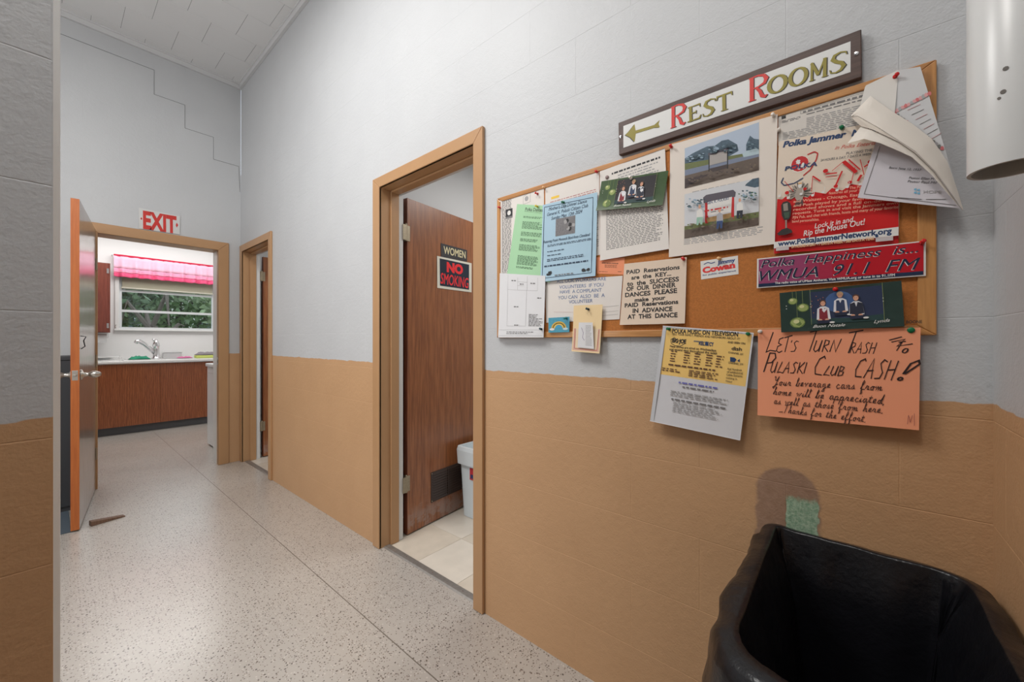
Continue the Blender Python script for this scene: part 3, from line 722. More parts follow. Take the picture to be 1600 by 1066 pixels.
# ------------------------------------------------------------------ papers
W1 = mat('paper_white', sr(226, 220, 214), .7, bump=.05, bscale=30); W2 = mat('paper_cool', sr(222, 222, 224), .7); CREAM = mat('paper_cream', sr(226, 206, 186), .75)
GREEN = mat('paper_green', sr(168, 212, 170), .75); BLUE = mat('paper_blue', sr(172, 202, 220), .75); ORNG = mat('paper_orange', sr(238, 150, 110), .75); PEACH = mat('card_peach', sr(240, 158, 120), .75)
YEL = mat('paper_yellow', sr(240, 200, 118), .6); TAN = mat('card_cream', sr(238, 212, 166), .75)
BOTT = .0095     # lift of the papers over the cork
s = Sheet('newspaper_clipping', 'white page with a column of newsprint at the left edge of the cork board', 'clipping', [(779, 314), (850, 293.5), (850, 430), (779, 434)], BOTT, W1)
s.greek(.08, .02, .30, .98, 60, GR, .6, 0); s.rect(.17, .14, .33, .26, K_); s.ell(.25, .19, .04, .03, WHT); s.rect(.17, .235, .33, .26, GR)
s.line([(.57, .04), (.72, .0), (.72, .12), (.57, .13), (.57, .04)], .0008, GR); s.ell(.64, .07, .04, .03, LG); s.greek(.5, .2, .95, .6, 14, LG); s.done()
s = Sheet('floor_plan_sheet', 'white floor plan drawing pinned at the lower left corner of the cork board', 'paper', [(781, 427), (852, 431), (850, 527.5), (779, 527.5)], .020, W2, curl=.003)
for seg in ([(.2, .02), (.2, .25), (.85, .25), (.85, .04)], [(.42, .05), (.42, .25)], [(.63, .02), (.63, .25)], [(.2, .25), (.2, .82), (.62, .82), (.62, .25)], [(.42, .12), (.63, .12)], [(.42, .18), (.56, .18)]): s.line(seg, .0006, GR, 'plan_lines')
for u, v, wd in ((.28, .09, .1), (.47, .14, .08), (.7, .12, .1), (.35, .5, .1), (.37, .79, .1), (.85, .35, .08)): s.greek(u, v, u+wd, v+.02, 1, GR, .8, 0)
s.greek(.68, .62, .97, .82, 9, GR, .5, .5); s.line([(.02, .88), (.98, .88)], .0005, GR); s.greek(.2, .9, .8, .95, 2, GR); s.line([(.02, .97), (.98, .97)], .0005, GR); s.done()
s = Sheet('printed_notice', 'white notice with a yellow highlighted line, behind the blue flyer', 'paper', [(852, 293), (936, 268.5), (938, 398), (852, 420)], BOTT+.0006, W1)
s.rect(.12, .14, .28, .17, mat('highlighter', sr(240, 200, 80), .7)); s.greek(.1, .19, .95, .36, 7, mat('ink_pinkish', sr(190, 130, 130), .7), .4)
s.greek(.85, .4, .98, .9, 20, LG); s.done()
s = Sheet('green_flyer', 'pale green flyer about polka dances, tucked under the blue flyer', 'flyer', [(808, 319), (875, 323), (860, 441.5), (792, 433)], .013, GREEN, curl=.002)
s.text('Polka Dances', 820.5, 329.5, 848, 331, 5, K_, .01); s.line([(.21, .09), (.6, .1)], .0006, K_)
for v0, n_ in ((.15, 2), (.22, 7), (.36, 4), (.45, 3), (.53, 6), (.68, 9), (.83, 2)): s.greek(.20, v0, .68, v0+n_*.0145, n_, mat('ink_green_dark', sr(76, 110, 82), .7), .5)
s.done()
s = Sheet('blue_flyer', "light blue flyer for a Mother's Day dinner dance in a dark printed border", 'flyer', [(848, 320.5), (933.5, 300.5), (931, 431.5), (845, 441)], .016, BLUE, curl=.003)
ib = mat('ink_dark_blue', sr(44, 60, 84), .7)
s.line([(.035, .035), (.93, .05), (.93, .955), (.035, .955), (.035, .035)], .0022, ib, 'border')
s.text("Mother's Day Dinner Dance", 857.5, 329.5, 917, 316.5, 5, ib, .008, .3); s.line([(.12, .085), (.83, .088)], .0006, ib)
s.text('General K. Pulaski Citizen Club', 855, 338, 919, 323.5, 5, ib, .008, .3); s.text('Sunday May. 12th 2024', 861.5, 344, 910, 332.5, 5, ib, .008, .3)
s.rect(.27, .22, .63, .44, mat('photo_grey', sr(120, 118, 120), .6, var=.5, vscale=220), 'picture')
for k in range(9): s.ell(.3+random.random()*.3, .26+random.random()*.16, .03, .025, (LG, GR, K_)[k % 3], 'picture', j=.3)
s.text('Featuring Frank Moravcik Band from Cleveland', 849.5, 380.5, 922, 368.5, 4, ib, .008, .3)
s.greek(.12, .53, .92, .56, 2, ib, .4); s.greek(.12, .61, .5, .63, 1, ib); s.greek(.12, .66, .45, .68, 1, ib); s.greek(.12, .71, .85, .75, 2, ib, .4)
s.greek(.07, .79, .87, .81, 1, ib, .8, 0, 0)
for u in (.12, .79):
    for k in range(5): s.ell(u+random.random()*.09, .87+random.random()*.05, .028, .016, K_, 'leaf_print', 8, .3)
s.greek(.28, .925, .62, .94, 1, GR, .7, 0); s.done()
s = Sheet('typed_letter', 'white typed letter with a photo card pinned across its upper part', 'letter', [(937, 268), (1039, 231.5), (1046, 389.5), (938.5, 407.5)], .0125, W1, curl=.004)
s.greek(.20, .06, .93, .075, 1, K_, 1.3, 0)
s.greek(.3, .1, .9, .24, 5, LG); s.greek(.1, .38, .94, .9, 30, GR, .42, .15); s.done()
def photo_card(nm, label, corners, lift, dark, group=None):
    g1 = mat('card_green_%s' % dark, sr(62, 86, 50) if not dark else sr(40, 60, 54), .3, var=.3, vscale=40); s = Sheet(nm, label, 'photo card', corners, lift, g1, curl=.003 if dark else .006, thick=.0006)
    gl = ink('ornament', 150, 165, 96); gl2 = ink('ornament_dark', 96, 120, 58)
    for u, v, r_ in ((.12, .24, .045), (.21, .42, .055), (.155, .78, .07)):
        s.line([(u, 0.0), (u, v)], .0005, gl); s.ell(u, v, r_, r_*1.9, gl2, 'picture'); s.ell(u, v, r_*.82, r_*1.55, gl, 'picture', j=.12); s.ell(u-.01, v-.03, r_*.4, r_*.7, ink('ornament_light', 205, 205, 150), 'picture')
    s.rect(.27, .06, .86, .84, ink('photo_navy', 36, 48, 80) if dark else ink('photo_dark', 34, 28, 34), 'picture')
    s.pu([(.27, .84), (.86, .84), (.86, .70), (.6, .74), (.27, .70)], ink('photo_teal', 30, 62, 62), 'picture')
    if dark: s.ell(.52, .35, .12, .25, ink('photo_blue', 62, 92, 142), 'picture')
    for k in range(12): s.ell(.28+random.random()*.12, .1+random.random()*.5, .004, .01, ink('bauble', 190, 120, 80), 'picture', 6)
    skin = ink('skin', 214, 160, 132); hair = ink('hair', 92, 56, 38); shirt = ink('shirt', 222, 222, 226)
    for cx, top, col, hr in ((.385, .28, ink('vest_red', 130, 32, 44), hair), (.53, .12, ink('vest_navy', 46, 60, 92), ink('hair_fair', 196, 170, 130)), (.655, .22, ink('jacket', 34, 38, 56), hair)):
        b = top+.46
        s.pu([(cx-.06, b), (cx-.05, top+.2), (cx-.02, top+.15), (cx+.02, top+.15), (cx+.05, top+.2), (cx+.06, b)], shirt, 'picture')
        s.pu([(cx-.038, b+.02), (cx-.033, top+.2), (cx-.012, top+.19), (cx, top+.26), (cx+.012, top+.19), (cx+.033, top+.2), (cx+.038, b+.02)], col, 'picture')
        if col.name.endswith('jacket'): s.pu([(cx-.055, b-.02), (cx-.05, top+.2), (cx-.012, top+.17), (cx, top+.28), (cx+.012, top+.17), (cx+.05, top+.2), (cx+.058, b-.02)], col, 'picture')
        s.ell(cx, top+.055, .027, .065, hr, 'picture'); s.ell(cx, top+.08, .021, .058, skin, 'picture')
        for sx in (-1, 1): s.ell(cx+sx*.009, top+.07, .003, .006, K_, 'picture', 6)
        s.ell(cx-.03, b+.01, .018, .025, skin, 'picture'); s.ell(cx+.03, b+.01, .018, .025, skin, 'picture')
        s.pu([(cx-.06, b+.02), (cx+.06, b+.02), (cx+.07, b+.09), (cx-.05, b+.1)], ink('trousers', 26, 34, 58), 'picture'); s.ell(cx+.07, b+.08, .022, .022, WHT, 'picture')
    s.line([(.28, .0), (.28, .86)], .0006, gl); s.line([(.86, .0), (.86, .86)], .0006, gl)
    for u in (.06, .28, .86):
        for v in (.35, .42): s.ell(u, v, .005, .012, WHT, 'print', 6)
    s.tuv('Buon Natale', .29, .93, .56, .93, .07, WHT, 0, .5); s.tuv('Lynda', .78, .90, .90, .88, .07, WHT, 0, .5)
    return s.done()
photo_card('photo_card', 'green photo card of three seated children, pinned over the typed letter', [(940, 283.5), (1044.5, 266.5), (1036, 321.5), (932.5, 330)], .020, 0)
s = Sheet('orange_card', 'small orange printed card just left of the paid reservations notice', 'card', [(932, 402), (976, 403), (975, 429.5), (933, 427.5)], BOTT, ORNG)
s.greek(.2, .3, .8, .36, 1, BRN, .9, 0); s.greek(.3, .42, .75, .62, 3, BRN, .4); s.greek(.08, .84, .4, .9, 1, BRN); s.greek(.78, .8, .93, .86, 1, BRN); s.done()
s = Sheet('volunteers_notice', 'white notice in blue serif capitals saying all our workers are volunteers', 'notice', [(852, 440), (973, 431), (968, 499), (853.5, 504.5)], .0105, W1)
vb = ink('steel_blue', 92, 116, 158)
for t_, a, b, c, d in (('ALL OUR WORKERS ARE', 870, 442.5, 947, 438), ('VOLUNTEERS  IF YOU', 874, 451.5, 943, 447.5), ('HAVE  A COMPLAINT', 875, 459, 940, 456), ('YOU CAN  ALSO  BE  A', 872, 468, 945, 464), ('VOLUNTEER', 889, 474.5, 926, 472.5)):
    s.text(t_, a, b, c, d, 5.2, vb, .006)
s.line([(.12, .75), (.4, .78)], .0007, ink('pinkline', 200, 160, 160)); s.line([(.75, .7), (.98, .68)], .0007, LG); s.line([(.75, .82), (.98, .8)], .0007, LG); s.line([(.75, .9), (.98, .88)], .0007, LG); s.done()
s = Sheet('rainbow_card', 'small turquoise card with a golden rainbow, pinned under the volunteers notice', 'card', [(857, 497), (890, 495), (889.5, 519), (857, 520)], .0195, mat('card_turquoise', sr(66, 152, 178), .4, var=.25, vscale=120))
for rr, m_ in ((.36, ink('rb1', 214, 176, 70)), (.30, ink('rb2', 120, 96, 40)), (.24, ink('rb3', 226, 196, 96)), (.18, ink('rb4', 70, 160, 200))):
    s.pu([(.5+rr*math.cos(a_), .72-rr*1.25*math.sin(a_)) for a_ in [math.pi*k/12 for k in range(13)]], m_, 'picture')
s.ell(.18, .78, .12, .08, WHT, 'picture'); s.ell(.82, .78, .12, .08, ink('cloud', 190, 215, 220), 'picture'); s.done()
s = Sheet('cream_tag', 'cream hanging tag with a plastic pocket, pinned to the bottom rail of the board', 'tag', [(896.5, 477.5), (941.5, 476), (938, 552.5), (894.5, 549)], .021, TAN, curl=.006)
s.rect(.03, .50, .97, .97, ink('pocket_pink', 216, 176, 158), 'pocket'); s.rect(.12, .5, .9, .92, ink('pocket_cream', 230, 208, 176), 'pocket')
s.line([(.08, .5), (.1, .93), (.9, .95), (.92, .52)], .0022, ink('pocket_red', 190, 110, 90), 'pocket_edge'); s.done()
s = Sheet('pocket_card', 'small white written card in the pocket of the cream tag', 'card', [(904.5, 504), (926, 504), (928, 545.5), (902.5, 543)], .0295, W2)
s.greek(.5, .1, .9, .9, 14, LG); s.line([(.2, .2), (.35, .4), (.3, .6), (.42, .7)], .0012, ink('pen_purple', 110, 80, 130)); s.done()
s = Sheet('reservations_notice', 'beige notice in bold black letters beginning with paid reservations', 'notice', [(975.5, 412.5), (1073, 402), (1070.5, 505.5), (969, 508)], .0155, CREAM, curl=.003)
for t_, a, b, c, d, h_ in (('PAID  Reservations', 979, 428.5, 1062, 420.5, 6), ('are  the  KEY...', 986.5, 437, 1049, 430.5, 6), ('to  the  SUCCESS', 980, 447, 1061, 439.5, 6.5), ('OF  OUR  DINNER', 979, 455, 1056, 448.5, 6.5), ('DANCES  PLEASE', 977, 464.5, 1058, 457.5, 6.5),
        ('make  your', 992, 472, 1040, 468, 6), ('PAID  Reservations', 976.5, 480.5, 1060, 474.5, 6), ('IN  ADVANCE', 989, 489, 1051, 486, 6.5), ('AT  THIS  DANCE', 981, 498.5, 1059, 495.5, 6.5)):
    s.text(t_, a, b, c, d, h_, K_, .03)
s.done()
# big page with two photographs
s = Sheet('photo_page', 'large off-white page with two photographs of an outdoor sign board', 'photo page', [(1047, 226.5), (1215, 178.5), (1211, 382), (1046, 402.5)], .0135, mat('paper_offwhite', sr(226, 216, 206), .7), curl=.005)
s.greek(.24, .455, .72, .468, 1, LG, .8, .1); s.greek(.16, .845, .9, .91, 5, LG, .5, .1)
def sub(s, px):   # photograph polygons given in wall spots
    return px
sky = ink('sky', 176, 190, 208); skyd = ink('sky_low', 206, 208, 212); tree = mat('photo_tree', sr(70, 92, 108), .5, var=.5, vscale=160); grass = mat('photo_grass', sr(98, 84, 74), .5, var=.2, vscale=120); road = ink('road', 120, 130, 152)
gr2 = mat('photo_lawn', sr(104, 112, 66), .5, var=.25, vscale=120); gd = ink('ground_dark', 70, 58, 58); skin = ink('skin', 214, 160, 132)
s.poly([(1070, 232), (1186, 191), (1186, 266), (1070, 295)], sky, 'photograph')
s.poly([(1070, 250), (1120, 232), (1186, 214), (1186, 240), (1070, 262)], skyd, 'photograph')
s.poly([(1070, 248), (1082, 240), (1094, 234), (1105, 229), (1117, 228), (1128, 220), (1138, 218), (1152, 226), (1154, 236), (1140, 244), (1100, 252), (1070, 258)], tree, 'photograph')
s.poly([(1166, 226), (1172, 212), (1178, 217), (1186, 218), (1186, 236), (1166, 238)], tree, 'photograph')
s.poly([(1070, 256), (1186, 236), (1186, 243), (1070, 268)], gr2, 'photograph'); s.poly([(1070, 266), (1186, 239), (1186, 246), (1070, 277)], road, 'photograph')
s.poly([(1070, 275), (1186, 245), (1186, 266), (1070, 295)], grass, 'photograph'); s.poly([(1070, 280), (1108, 272), (1070, 295)], gd, 'photograph')
s.poly([(1160, 241), (1166, 236), (1182, 232), (1186, 234), (1186, 241), (1162, 246)], ink('car', 176, 196, 204), 'photograph')
s.poly([(1108, 264), (1136, 257), (1136, 263), (1114, 269)], gd, 'photograph')
for xx in (1108, 1137): s.poly([(xx-.8, 240-(xx-1108)*.25), (xx+.8, 239.5-(xx-1108)*.25), (xx+.8, 268-(xx-1108)*.15), (xx-.8, 268.5-(xx-1108)*.15)], K_, 'photograph')
s.poly([(1109, 242), (1136, 235), (1136, 252), (1109, 259)], ink('board_grey', 168, 162, 158), 'photograph'); s.poly([(1106, 240), (1138, 231), (1139, 234.5), (1107, 243.5)], ink('roof', 88, 82, 92), 'photograph')
# lower photograph
s.poly([(1070, 304), (1186, 278), (1186, 352), (1070, 373)], skyd, 'photograph')
s.poly([(1070, 312), (1085, 306), (1100, 305), (1108, 310), (1104, 326), (1070, 334)], tree, 'photograph')
s.poly([(1150, 312), (1160, 298), (1166, 288), (1176, 280), (1186, 278), (1186, 318), (1154, 322)], tree, 'photograph')
s.poly([(1070, 330), (1104, 324), (1104, 338), (1070, 344)], ink('van', 170, 190, 210), 'photograph')
s.poly([(1070, 345), (1186, 324), (1186, 352), (1070, 373)], gr2, 'photograph'); s.poly([(1070, 358), (1186, 340), (1186, 352), (1070, 373)], grass, 'photograph')
s.poly([(1102, 314), (1107, 313), (1107, 349), (1102, 350)], RED, 'photograph'); s.poly([(1143, 304), (1147.5, 303), (1147.5, 343), (1143, 344)], RED, 'photograph')
s.poly([(1099, 309), (1104, 305), (1146, 297), (1150, 301), (1149, 308), (1100, 318)], ink('roof', 88, 82, 92), 'photograph')
s.poly([(1106, 316), (1144, 308), (1143, 331), (1106, 338)], WHT, 'photograph'); s.poly([(1104, 341), (1143, 333), (1143, 341), (1106, 348)], ink('logs', 176, 140, 90), 'photograph')
def mottle(x0, y0, x1, y1, n_, mats_, r0, sl=0):
    for k in range(n_):
        cx_, cy_ = random.uniform(x0, x1), random.uniform(y0, y1); cy_ += sl*(cx_-x0); r_ = random.uniform(.4, 1)*r0
        s.poly([(cx_+r_*1.3*math.cos(a_)*random.uniform(.6, 1.2), cy_+r_*.7*math.sin(a_)*random.uniform(.6, 1.2)) for a_ in [2*math.pi*j/6 for j in range(6)]], mats_[k % len(mats_)], 'photograph')
t1, t2, t3 = ink('tree_a', 52, 74, 84), ink('tree_b', 104, 128, 140), ink('tree_c', 150, 172, 190)
mottle(1074, 246, 1100, 254, 26, (t1, t2, t3), 2.6, -.3); mottle(1108, 231, 1150, 240, 40, (t1, t2, t3, t1), 2.8, -.1); mottle(1168, 220, 1184, 234, 12, (t1, t2), 2.4)
mottle(1074, 280, 1184, 288, 40, (gd, ink('soil', 118, 102, 84), ink('soil2', 92, 76, 70)), 2.6, -.22)
mottle(1072, 312, 1102, 326, 26, (t1, t2, t3), 2.6); mottle(1156, 300, 1184, 314, 30, (t1, t2, t3, ink('tree_d', 70, 104, 78)), 2.8)
mottle(1072, 352, 1184, 364, 44, (ink('soil', 118, 102, 84), ink('lawn_b', 120, 128, 78), ink('lawn_c', 84, 84, 62)), 2.6, -.16)
s.text('GEN. K. PULASKI', 1107, 322, 1141, 314.5, 4, NAVY, .02); s.greek(.38, .648, .60, .665, 1, RED, .8, 0); s.greek(.44, .67, .56, .68, 1, GR, .8, 0)
for cx, cy, c1, c2 in ((1096, 336, WHT, ink('shorts', 150, 190, 170)), (1127, 342, ink('tee', 170, 170, 176), ink('jeans', 50, 74, 120)), (1158, 326, WHT, ink('slacks', 34, 38, 52))):
    s.poly([(cx-5, cy+8), (cx-4.5, cy-4), (cx, cy-8), (cx+4.5, cy-5), (cx+5.5, cy+7)], c1, 'photograph')
    s.poly([(cx-4.5, cy+6), (cx+5, cy+5), (cx+4, cy+17), (cx+1, cy+17), (cx, cy+9), (cx-2, cy+18), (cx-5, cy+18)], c2, 'photograph')
    s.poly([(cx-2.2, cy-9), (cx-1.5, cy-13), (cx+1, cy-13.5), (cx+2.2, cy-10), (cx, cy-7)], skin, 'photograph')
s.done()
s = Sheet('campaign_sticker', 'small white sticker with red and blue lettering, alone on bare cork', 'sticker', [(1094.5, 408.5), (1153, 399.5), (1154, 428.5), (1095.5, 437)], BOTT, WHT)
cb = ink('camp_blue', 40, 70, 130); cr = ink('camp_red', 222, 58, 56)
s.text('Jimmy', 1121, 413.5, 1149, 409, 5.8, cb, .04); s.text('Cowan', 1098, 427, 1149, 418, 8.5, cr, .055); s.line([(.09, .2), (.2, .12), (.3, .2), (.4, .16)], .0022, cb, 'swoosh')
s.text('for public experience', 1098, 431.5, 1150, 424, 2.6, cb, .01); s.line([(.5, .6), (.93, .62)], .001, cr); s.done()
s = Sheet('typed_form', 'white typed form pinned along the top of the board above the red poster', 'paper', [(1216, 177), (1415, 116.5), (1415, 200), (1216, 228)], BOTT, mat('paper_grey_white', sr(214, 208, 200), .7))
s.rect(.03, .13, .07, .22, K_); s.greek(.035, .26, .2, .34, 3, GR, .5); s.line([(.2, .13), (.75, .12), (.75, .2), (.2, .21), (.2, .13)], .0006, GR); s.greek(.22, .14, .73, .19, 1, GR, .8, 0); s.greek(.25, .24, .7, .27, 1, GR, .8, 0)
s.greek(.25, .35, .9, .62, 6, LG); s.greek(.04, .62, .9, .85, 5, LG); s.done()
# polka poster
pr = mat('poster_red', sr(206, 26, 28), .35)
s = Sheet('polka_poster', 'red and cream polka radio poster with music notes and an old microphone', 'poster', [(1217, 221.5), (1407, 182), (1404, 382), (1209, 396.5)], .0125, mat('poster_cream', sr(228, 212, 194), .4))
s.text('Polka Jammer', 1223, 230.5, 1322, 214, 8.5, NAVY, .05, .15); s.text('Network', 1330, 213, 1398, 203, 9, NAVY, .05, .15)
s.text('in Polka Entertainment', 1304, 234, 1400, 222, 5.5, ink('pale_red', 214, 110, 96), .01, .35)
s.text('PLAYING THE BEST', 1322, 242, 1380, 234, 4, GR, .01); s.text('24 HOURS A DAY, 7 DAYS A WEEK, 365', 1282, 252.5, 1372, 241, 3.6, GR, .01)
bot = [(1210.5, 378)]; s.poly([(1214.6, 311), (1222, 312), (1228, 307), (1236, 312), (1246, 306), (1262, 309), (1272, 300), (1290, 303), (1300, 294), (1316, 298), (1330, 288), (1346, 290), (1360, 280), (1380, 284), (1404, 274), (1404, 382), (1209.2, 396.5)], pr, 'poster_field')
# globe logo
s.ell(.205, .235, .085, .073, ink('logo_white', 236, 226, 214)); s.ell(.205, .232, .078, .066, RED, 'logo'); s.ell(.19, .215, .02, .02, WHT, 'logo', j=.3); s.ell(.235, .255, .022, .024, WHT, 'logo', j=.3); s.ell(.2, .27, .012, .014, WHT, 'logo', j=.3)
s.line([(.27, .165), (.33, .15), (.36, .17), (.35, .22), (.3, .3), (.24, .34)], .0026, RED, 'logo_ring'); s.line([(.06, .33), (.04, .37), (.07, .40), (.16, .395), (.24, .36)], .0024, NAVY, 'logo_ring')
s.text('POLKA', 1226, 267, 1277, 259, 6, NAVY, .03, .1)
# eagle
eg = ink('eagle', 172, 160, 148); eg2 = ink('eagle_dark', 92, 86, 82)
for k in range(26):
    a_ = math.radians(-20+220*k/25); l_ = .085+.012*(k % 3)
    s.line([(.215, .49), (.215+l_*math.cos(a_), .50-l_*1.0*math.sin(a_))], .0022, eg if k % 2 else eg2, 'eagle')
s.ell(.215, .5, .04, .065, eg, 'eagle', j=.15); s.ell(.215, .425, .018, .02, WHT, 'eagle'); s.pu([(.2, .412), (.205, .398), (.215, .405), (.225, .398), (.23, .412)], ink('crown', 226, 160, 70), 'eagle')
for k in range(8): s.line([(.19+.007*k, .55), (.175+.011*k, .60)], .0015, eg2, 'eagle')
# music notes
for (x0, y0, x1, y1, wd) in ((1300, 268, 1318, 253, .0012), (1318, 253, 1338, 270, .007), (1326, 250, 1344, 266, .0022), (1344, 250, 1350, 274, .0014), (1350, 262, 1356, 258, .003), (1330, 286, 1336, 262, .0012), (1306, 290, 1316, 268, .003), (1268, 300, 1270, 276, .0012), (1270, 276, 1282, 284, .003), (1240, 300, 1226, 284, .0012), (1340, 284, 1346, 274, .0045), (1364, 262, 1356, 284, .0022), (1290, 273, 1308, 271, .0028), (1290, 278, 1308, 276, .0012)):
    s.line([s.inv(s.px2(x0, y0)), s.inv(s.px2(x1, y1))], wd, pr, 'music_note')
for (x0, y0, r_) in ((1290, 268, .022), (1258, 296, .016), (1230, 302, .02), (1360, 254, .022), (1328, 286, .018), (1306, 292, .018), (1372, 276, .02)):
    u, v = s.inv(s.px2(x0, y0)); s.ell(u, v, r_, r_*.75, pr, 'music_note')
for (x0, y0) in ((1218, 306), (1232, 309), (1252, 303), (1270, 305), (1286, 300), (1308, 297), (1324, 292), (1344, 288)):
    u, v = s.inv(s.px2(x0, y0)); s.ell(u, v+.006, .014, .011, WHT, 'music_note'); s.line([(u+.012, v), (u+.014, v-.035)], .0011, WHT, 'music_note')
pk = ink('text_peach', 238, 176, 150)
for t_, a, b, c, d in (('The Polka Jammer Network', 1327, 297, 1402, 289), ('features all your favorite polka bands', 1295, 305, 1402, 294), ('and Waltzes - Chicago, Eastern, Slovenian', 1240, 318, 1402, 301), ('and Push played by your favorite DJs, Live', 1240, 324.5, 1402, 308), ('recorded shows and a full on-demand', 1240, 330.5, 1402, 314), ('requests. Tune in and visit the Jammers own', 1239, 336.5, 1402, 320), ('PJN Pub, and chat with friends, hosts and many of your favorite', 1239, 343, 1403, 326.5), ('band personalities.', 1238, 349, 1280, 345.5)):
    s.text(t_, a, b, c, d, 4, pk, .012)
s.text('Lock it in and', 1273, 358, 1334, 347, 7.5, WHT, .012, .25); s.text('Rip the Mouse Out!', 1256, 370, 1352, 351.5, 8.5, WHT, .014, .25)
s.poly([(1210, 379), (1403.5, 355.5), (1403.5, 369), (1209.6, 389)], WHT, 'web_band'); s.text('www.PolkaJammerNetwork.org', 1216, 385.5, 1393, 365.5, 7.5, NAVY, .04)
s.text('24 HOURS A DAY - 7 DAYS A WEEK - 365 DAYS A YEAR', 1237, 388.5, 1366, 375.5, 4.2, ink('text_yellow', 244, 196, 150), .03)
s.poly([(1213, 387.2), (1233, 385), (1233, 391), (1213, 393)], ink('badge', 200, 190, 190)); s.poly([(1368, 373), (1395, 370), (1395, 376.5), (1368, 379)], ink('badge', 200, 190, 190)); s.ell(.845, .925, .012, .011, NAVY)
# microphone print
mk = ink('mic', 44, 40, 38); ms = ink('mic_silver', 150, 138, 128)
s.poly([(1221, 322), (1224, 317), (1230, 315.5), (1235, 318), (1237, 324), (1236, 338), (1233, 344), (1226, 345), (1222, 338)], mk, 'microphone'); s.poly([(1224, 320), (1231, 318), (1232, 330), (1225, 331)], ms, 'microphone'); s.poly([(1225, 333), (1234, 332), (1233, 341), (1227, 342)], ink('mic_green', 60, 84, 66), 'microphone')
s.poly([(1227.5, 345), (1230, 345), (1230, 358), (1227.5, 358)], ms, 'microphone'); s.poly([(1215, 366), (1222, 359.5), (1230, 357), (1237, 360), (1239, 364), (1228, 368), (1217, 369)], mk, 'microphone')
s.done()
# bumper sticker
s = Sheet('bumper_sticker', 'long red and purple bumper sticker for a polka radio station, with white-edged script', 'sticker', [(1183, 404.5), (1446.5, 376), (1446.5, 431), (1182.5, 450.5)], .0155, WHT)
for k in range(12):
    t_ = k/11; f_ = min(1, max(0, (t_-.25)/.4)); c_ = [int(a+(b-a)*f_) for a, b in zip((150, 70, 110), (188, 16, 34))]
    s.rect(.012+.976*k/12, .035, .012+.976*(k+1)/12+.001, .965, ink('sticker_%d' % k, *c_, rough=.3), 'sticker_field', 1)
s.rect(.012, .86, .988, .965, ink('sticker_navy', 30, 46, 78, rough=.3), 'sticker_band', 4)
nk = ink('sticker_ink', 30, 42, 68, rough=.35)
for dx_, dy_, m_, b_ in ((-.0010, -.0008, WHT, .004), (0, 0, nk, -.002)):
    e_ = s.nexte()
    for t_, a, b, c, d, h_, sh_ in (('Polka  Happiness  is...', 1189, 418.5, 1435, 394, 11.5, .3), ('WMUA  91.1  FM', 1187, 439, 1438, 421, 15.5, .32)):
        s.geo(text_geo(t_, max(0, b_-.002), sh_), a, b, c, d, h_, m_, e=e_, dx=dx_, dy=dy_)
s.text('The radio voice of UMass Amherst. Visit WMUA.org or tune in to 91.1FM', 1211, 444.2, 1398, 431.6, 3.4, WHT, .03)
s.done()
photo_card('photo_card', 'dark photo card of three seated children, below the red bumper sticker', [(1218, 458), (1408.5, 438.5), (1413, 510), (1221, 519.5)], .024, 1)
# sleeve
s = Sheet('plastic_sleeve_flyer', 'yellow and white polka television flyer in a clear punched sleeve, hanging below the board', 'flyer', [(1036, 509.5), (1177.5, 520.5), (1157, 687), (1017, 657)], .021, mat('sleeve_white_page', sr(212, 212, 216), .22), curl=.006)
s.rect(.045, .018, .985, .50, YEL, 'yellow_page', 8)
s.pu([(.0, .05), (.045, .05), (.045, 1.0), (-.0, 1.0)], ink('sleeve_strip', 200, 202, 206), 'punched_strip')
for v in (.09, .88): s.ell(.022, v, .011, .012, K_, 'punch_hole')
s.line([(.047, .02), (.047, .99)], .0008, GR)
s.text('POLKA MUSIC ON TELEVISION', 1050.5, 520, 1153, 526, 6.2, K_, .035)
s.text('TELL YOUR FAMILY, FRIENDS AND NEIGHBORS ABOUT IT!', 1050, 523.5, 1156, 531.5, 3.2, K_, .01)
s.text('BIG JOE', 1050, 535, 1072, 537, 6, K_, .05)
s.line([(.12, .13), (.16, .11), (.2, .14), (.27, .12), (.29, .16), (.24, .19), (.18, .19), (.13, .17), (.12, .13)], .0016, K_, 'logo')
s.greek(.39, .115, .56, .13, 1, GR, .8, 0)
s.text('REL', 1092, 539, 1101, 539.8, 5.5, NAVY, .04); s.text('CY', 1108, 540.4, 1115, 541, 5.5, NAVY, .04); s.poly([(1101.5, 540), (1102, 536), (1104.5, 533.5), (1107, 536.5), (1107.5, 540.5)], NAVY, 'logo'); s.text('AND SEEN ON:', 1137, 536, 1165, 538.5, 3, K_, .015); s.text('dish', 1143, 547, 1159, 548.5, 5.5, K_, .02)
s.text('CHANNEL 231', 1138, 552, 1161, 555, 2.8, K_, .01); s.poly([(1141, 558), (1148, 559), (1151, 562), (1148, 566), (1141, 565)], NAVY, 'logo'); s.poly([(1152, 564), (1156, 561), (1156, 566)], NAVY, 'logo'); s.text('CHANNEL 379', 1138, 568, 1161, 571, 2.8, K_, .01)
s.text('New Shows are aired on Wednesdays', 1047, 542.5, 1119, 549.5, 3.4, K_, .015); s.text('and several days throughout the week', 1046, 547, 1121, 554, 3.4, K_, .015)
for cu_, n_ in ((.14, 5), (.30, 5), (.42, 5), (.55, 5), (.66, 5)): s.greek(cu_, .235, cu_+.08, .36, n_, BRN, .4, .3)
for k_, t_ in enumerate(('And Hundreds', 'of additional', 'Cable Systems', 'coming in', 'soon!')): s.text(t_, 1136.5-k_*.6, 577.5+k_*4.6, 1136.5-k_*.6+len(t_)*1.9, 580+k_*4.6, 3, K_, .01)
s.greek(.13, .37, .68, .40, 1, BRN, .5, .1); s.greek(.06, .42, .3, .46, 2, BRN, .5); s.greek(.38, .41, .7, .48, 4, BRN, .5, .3)
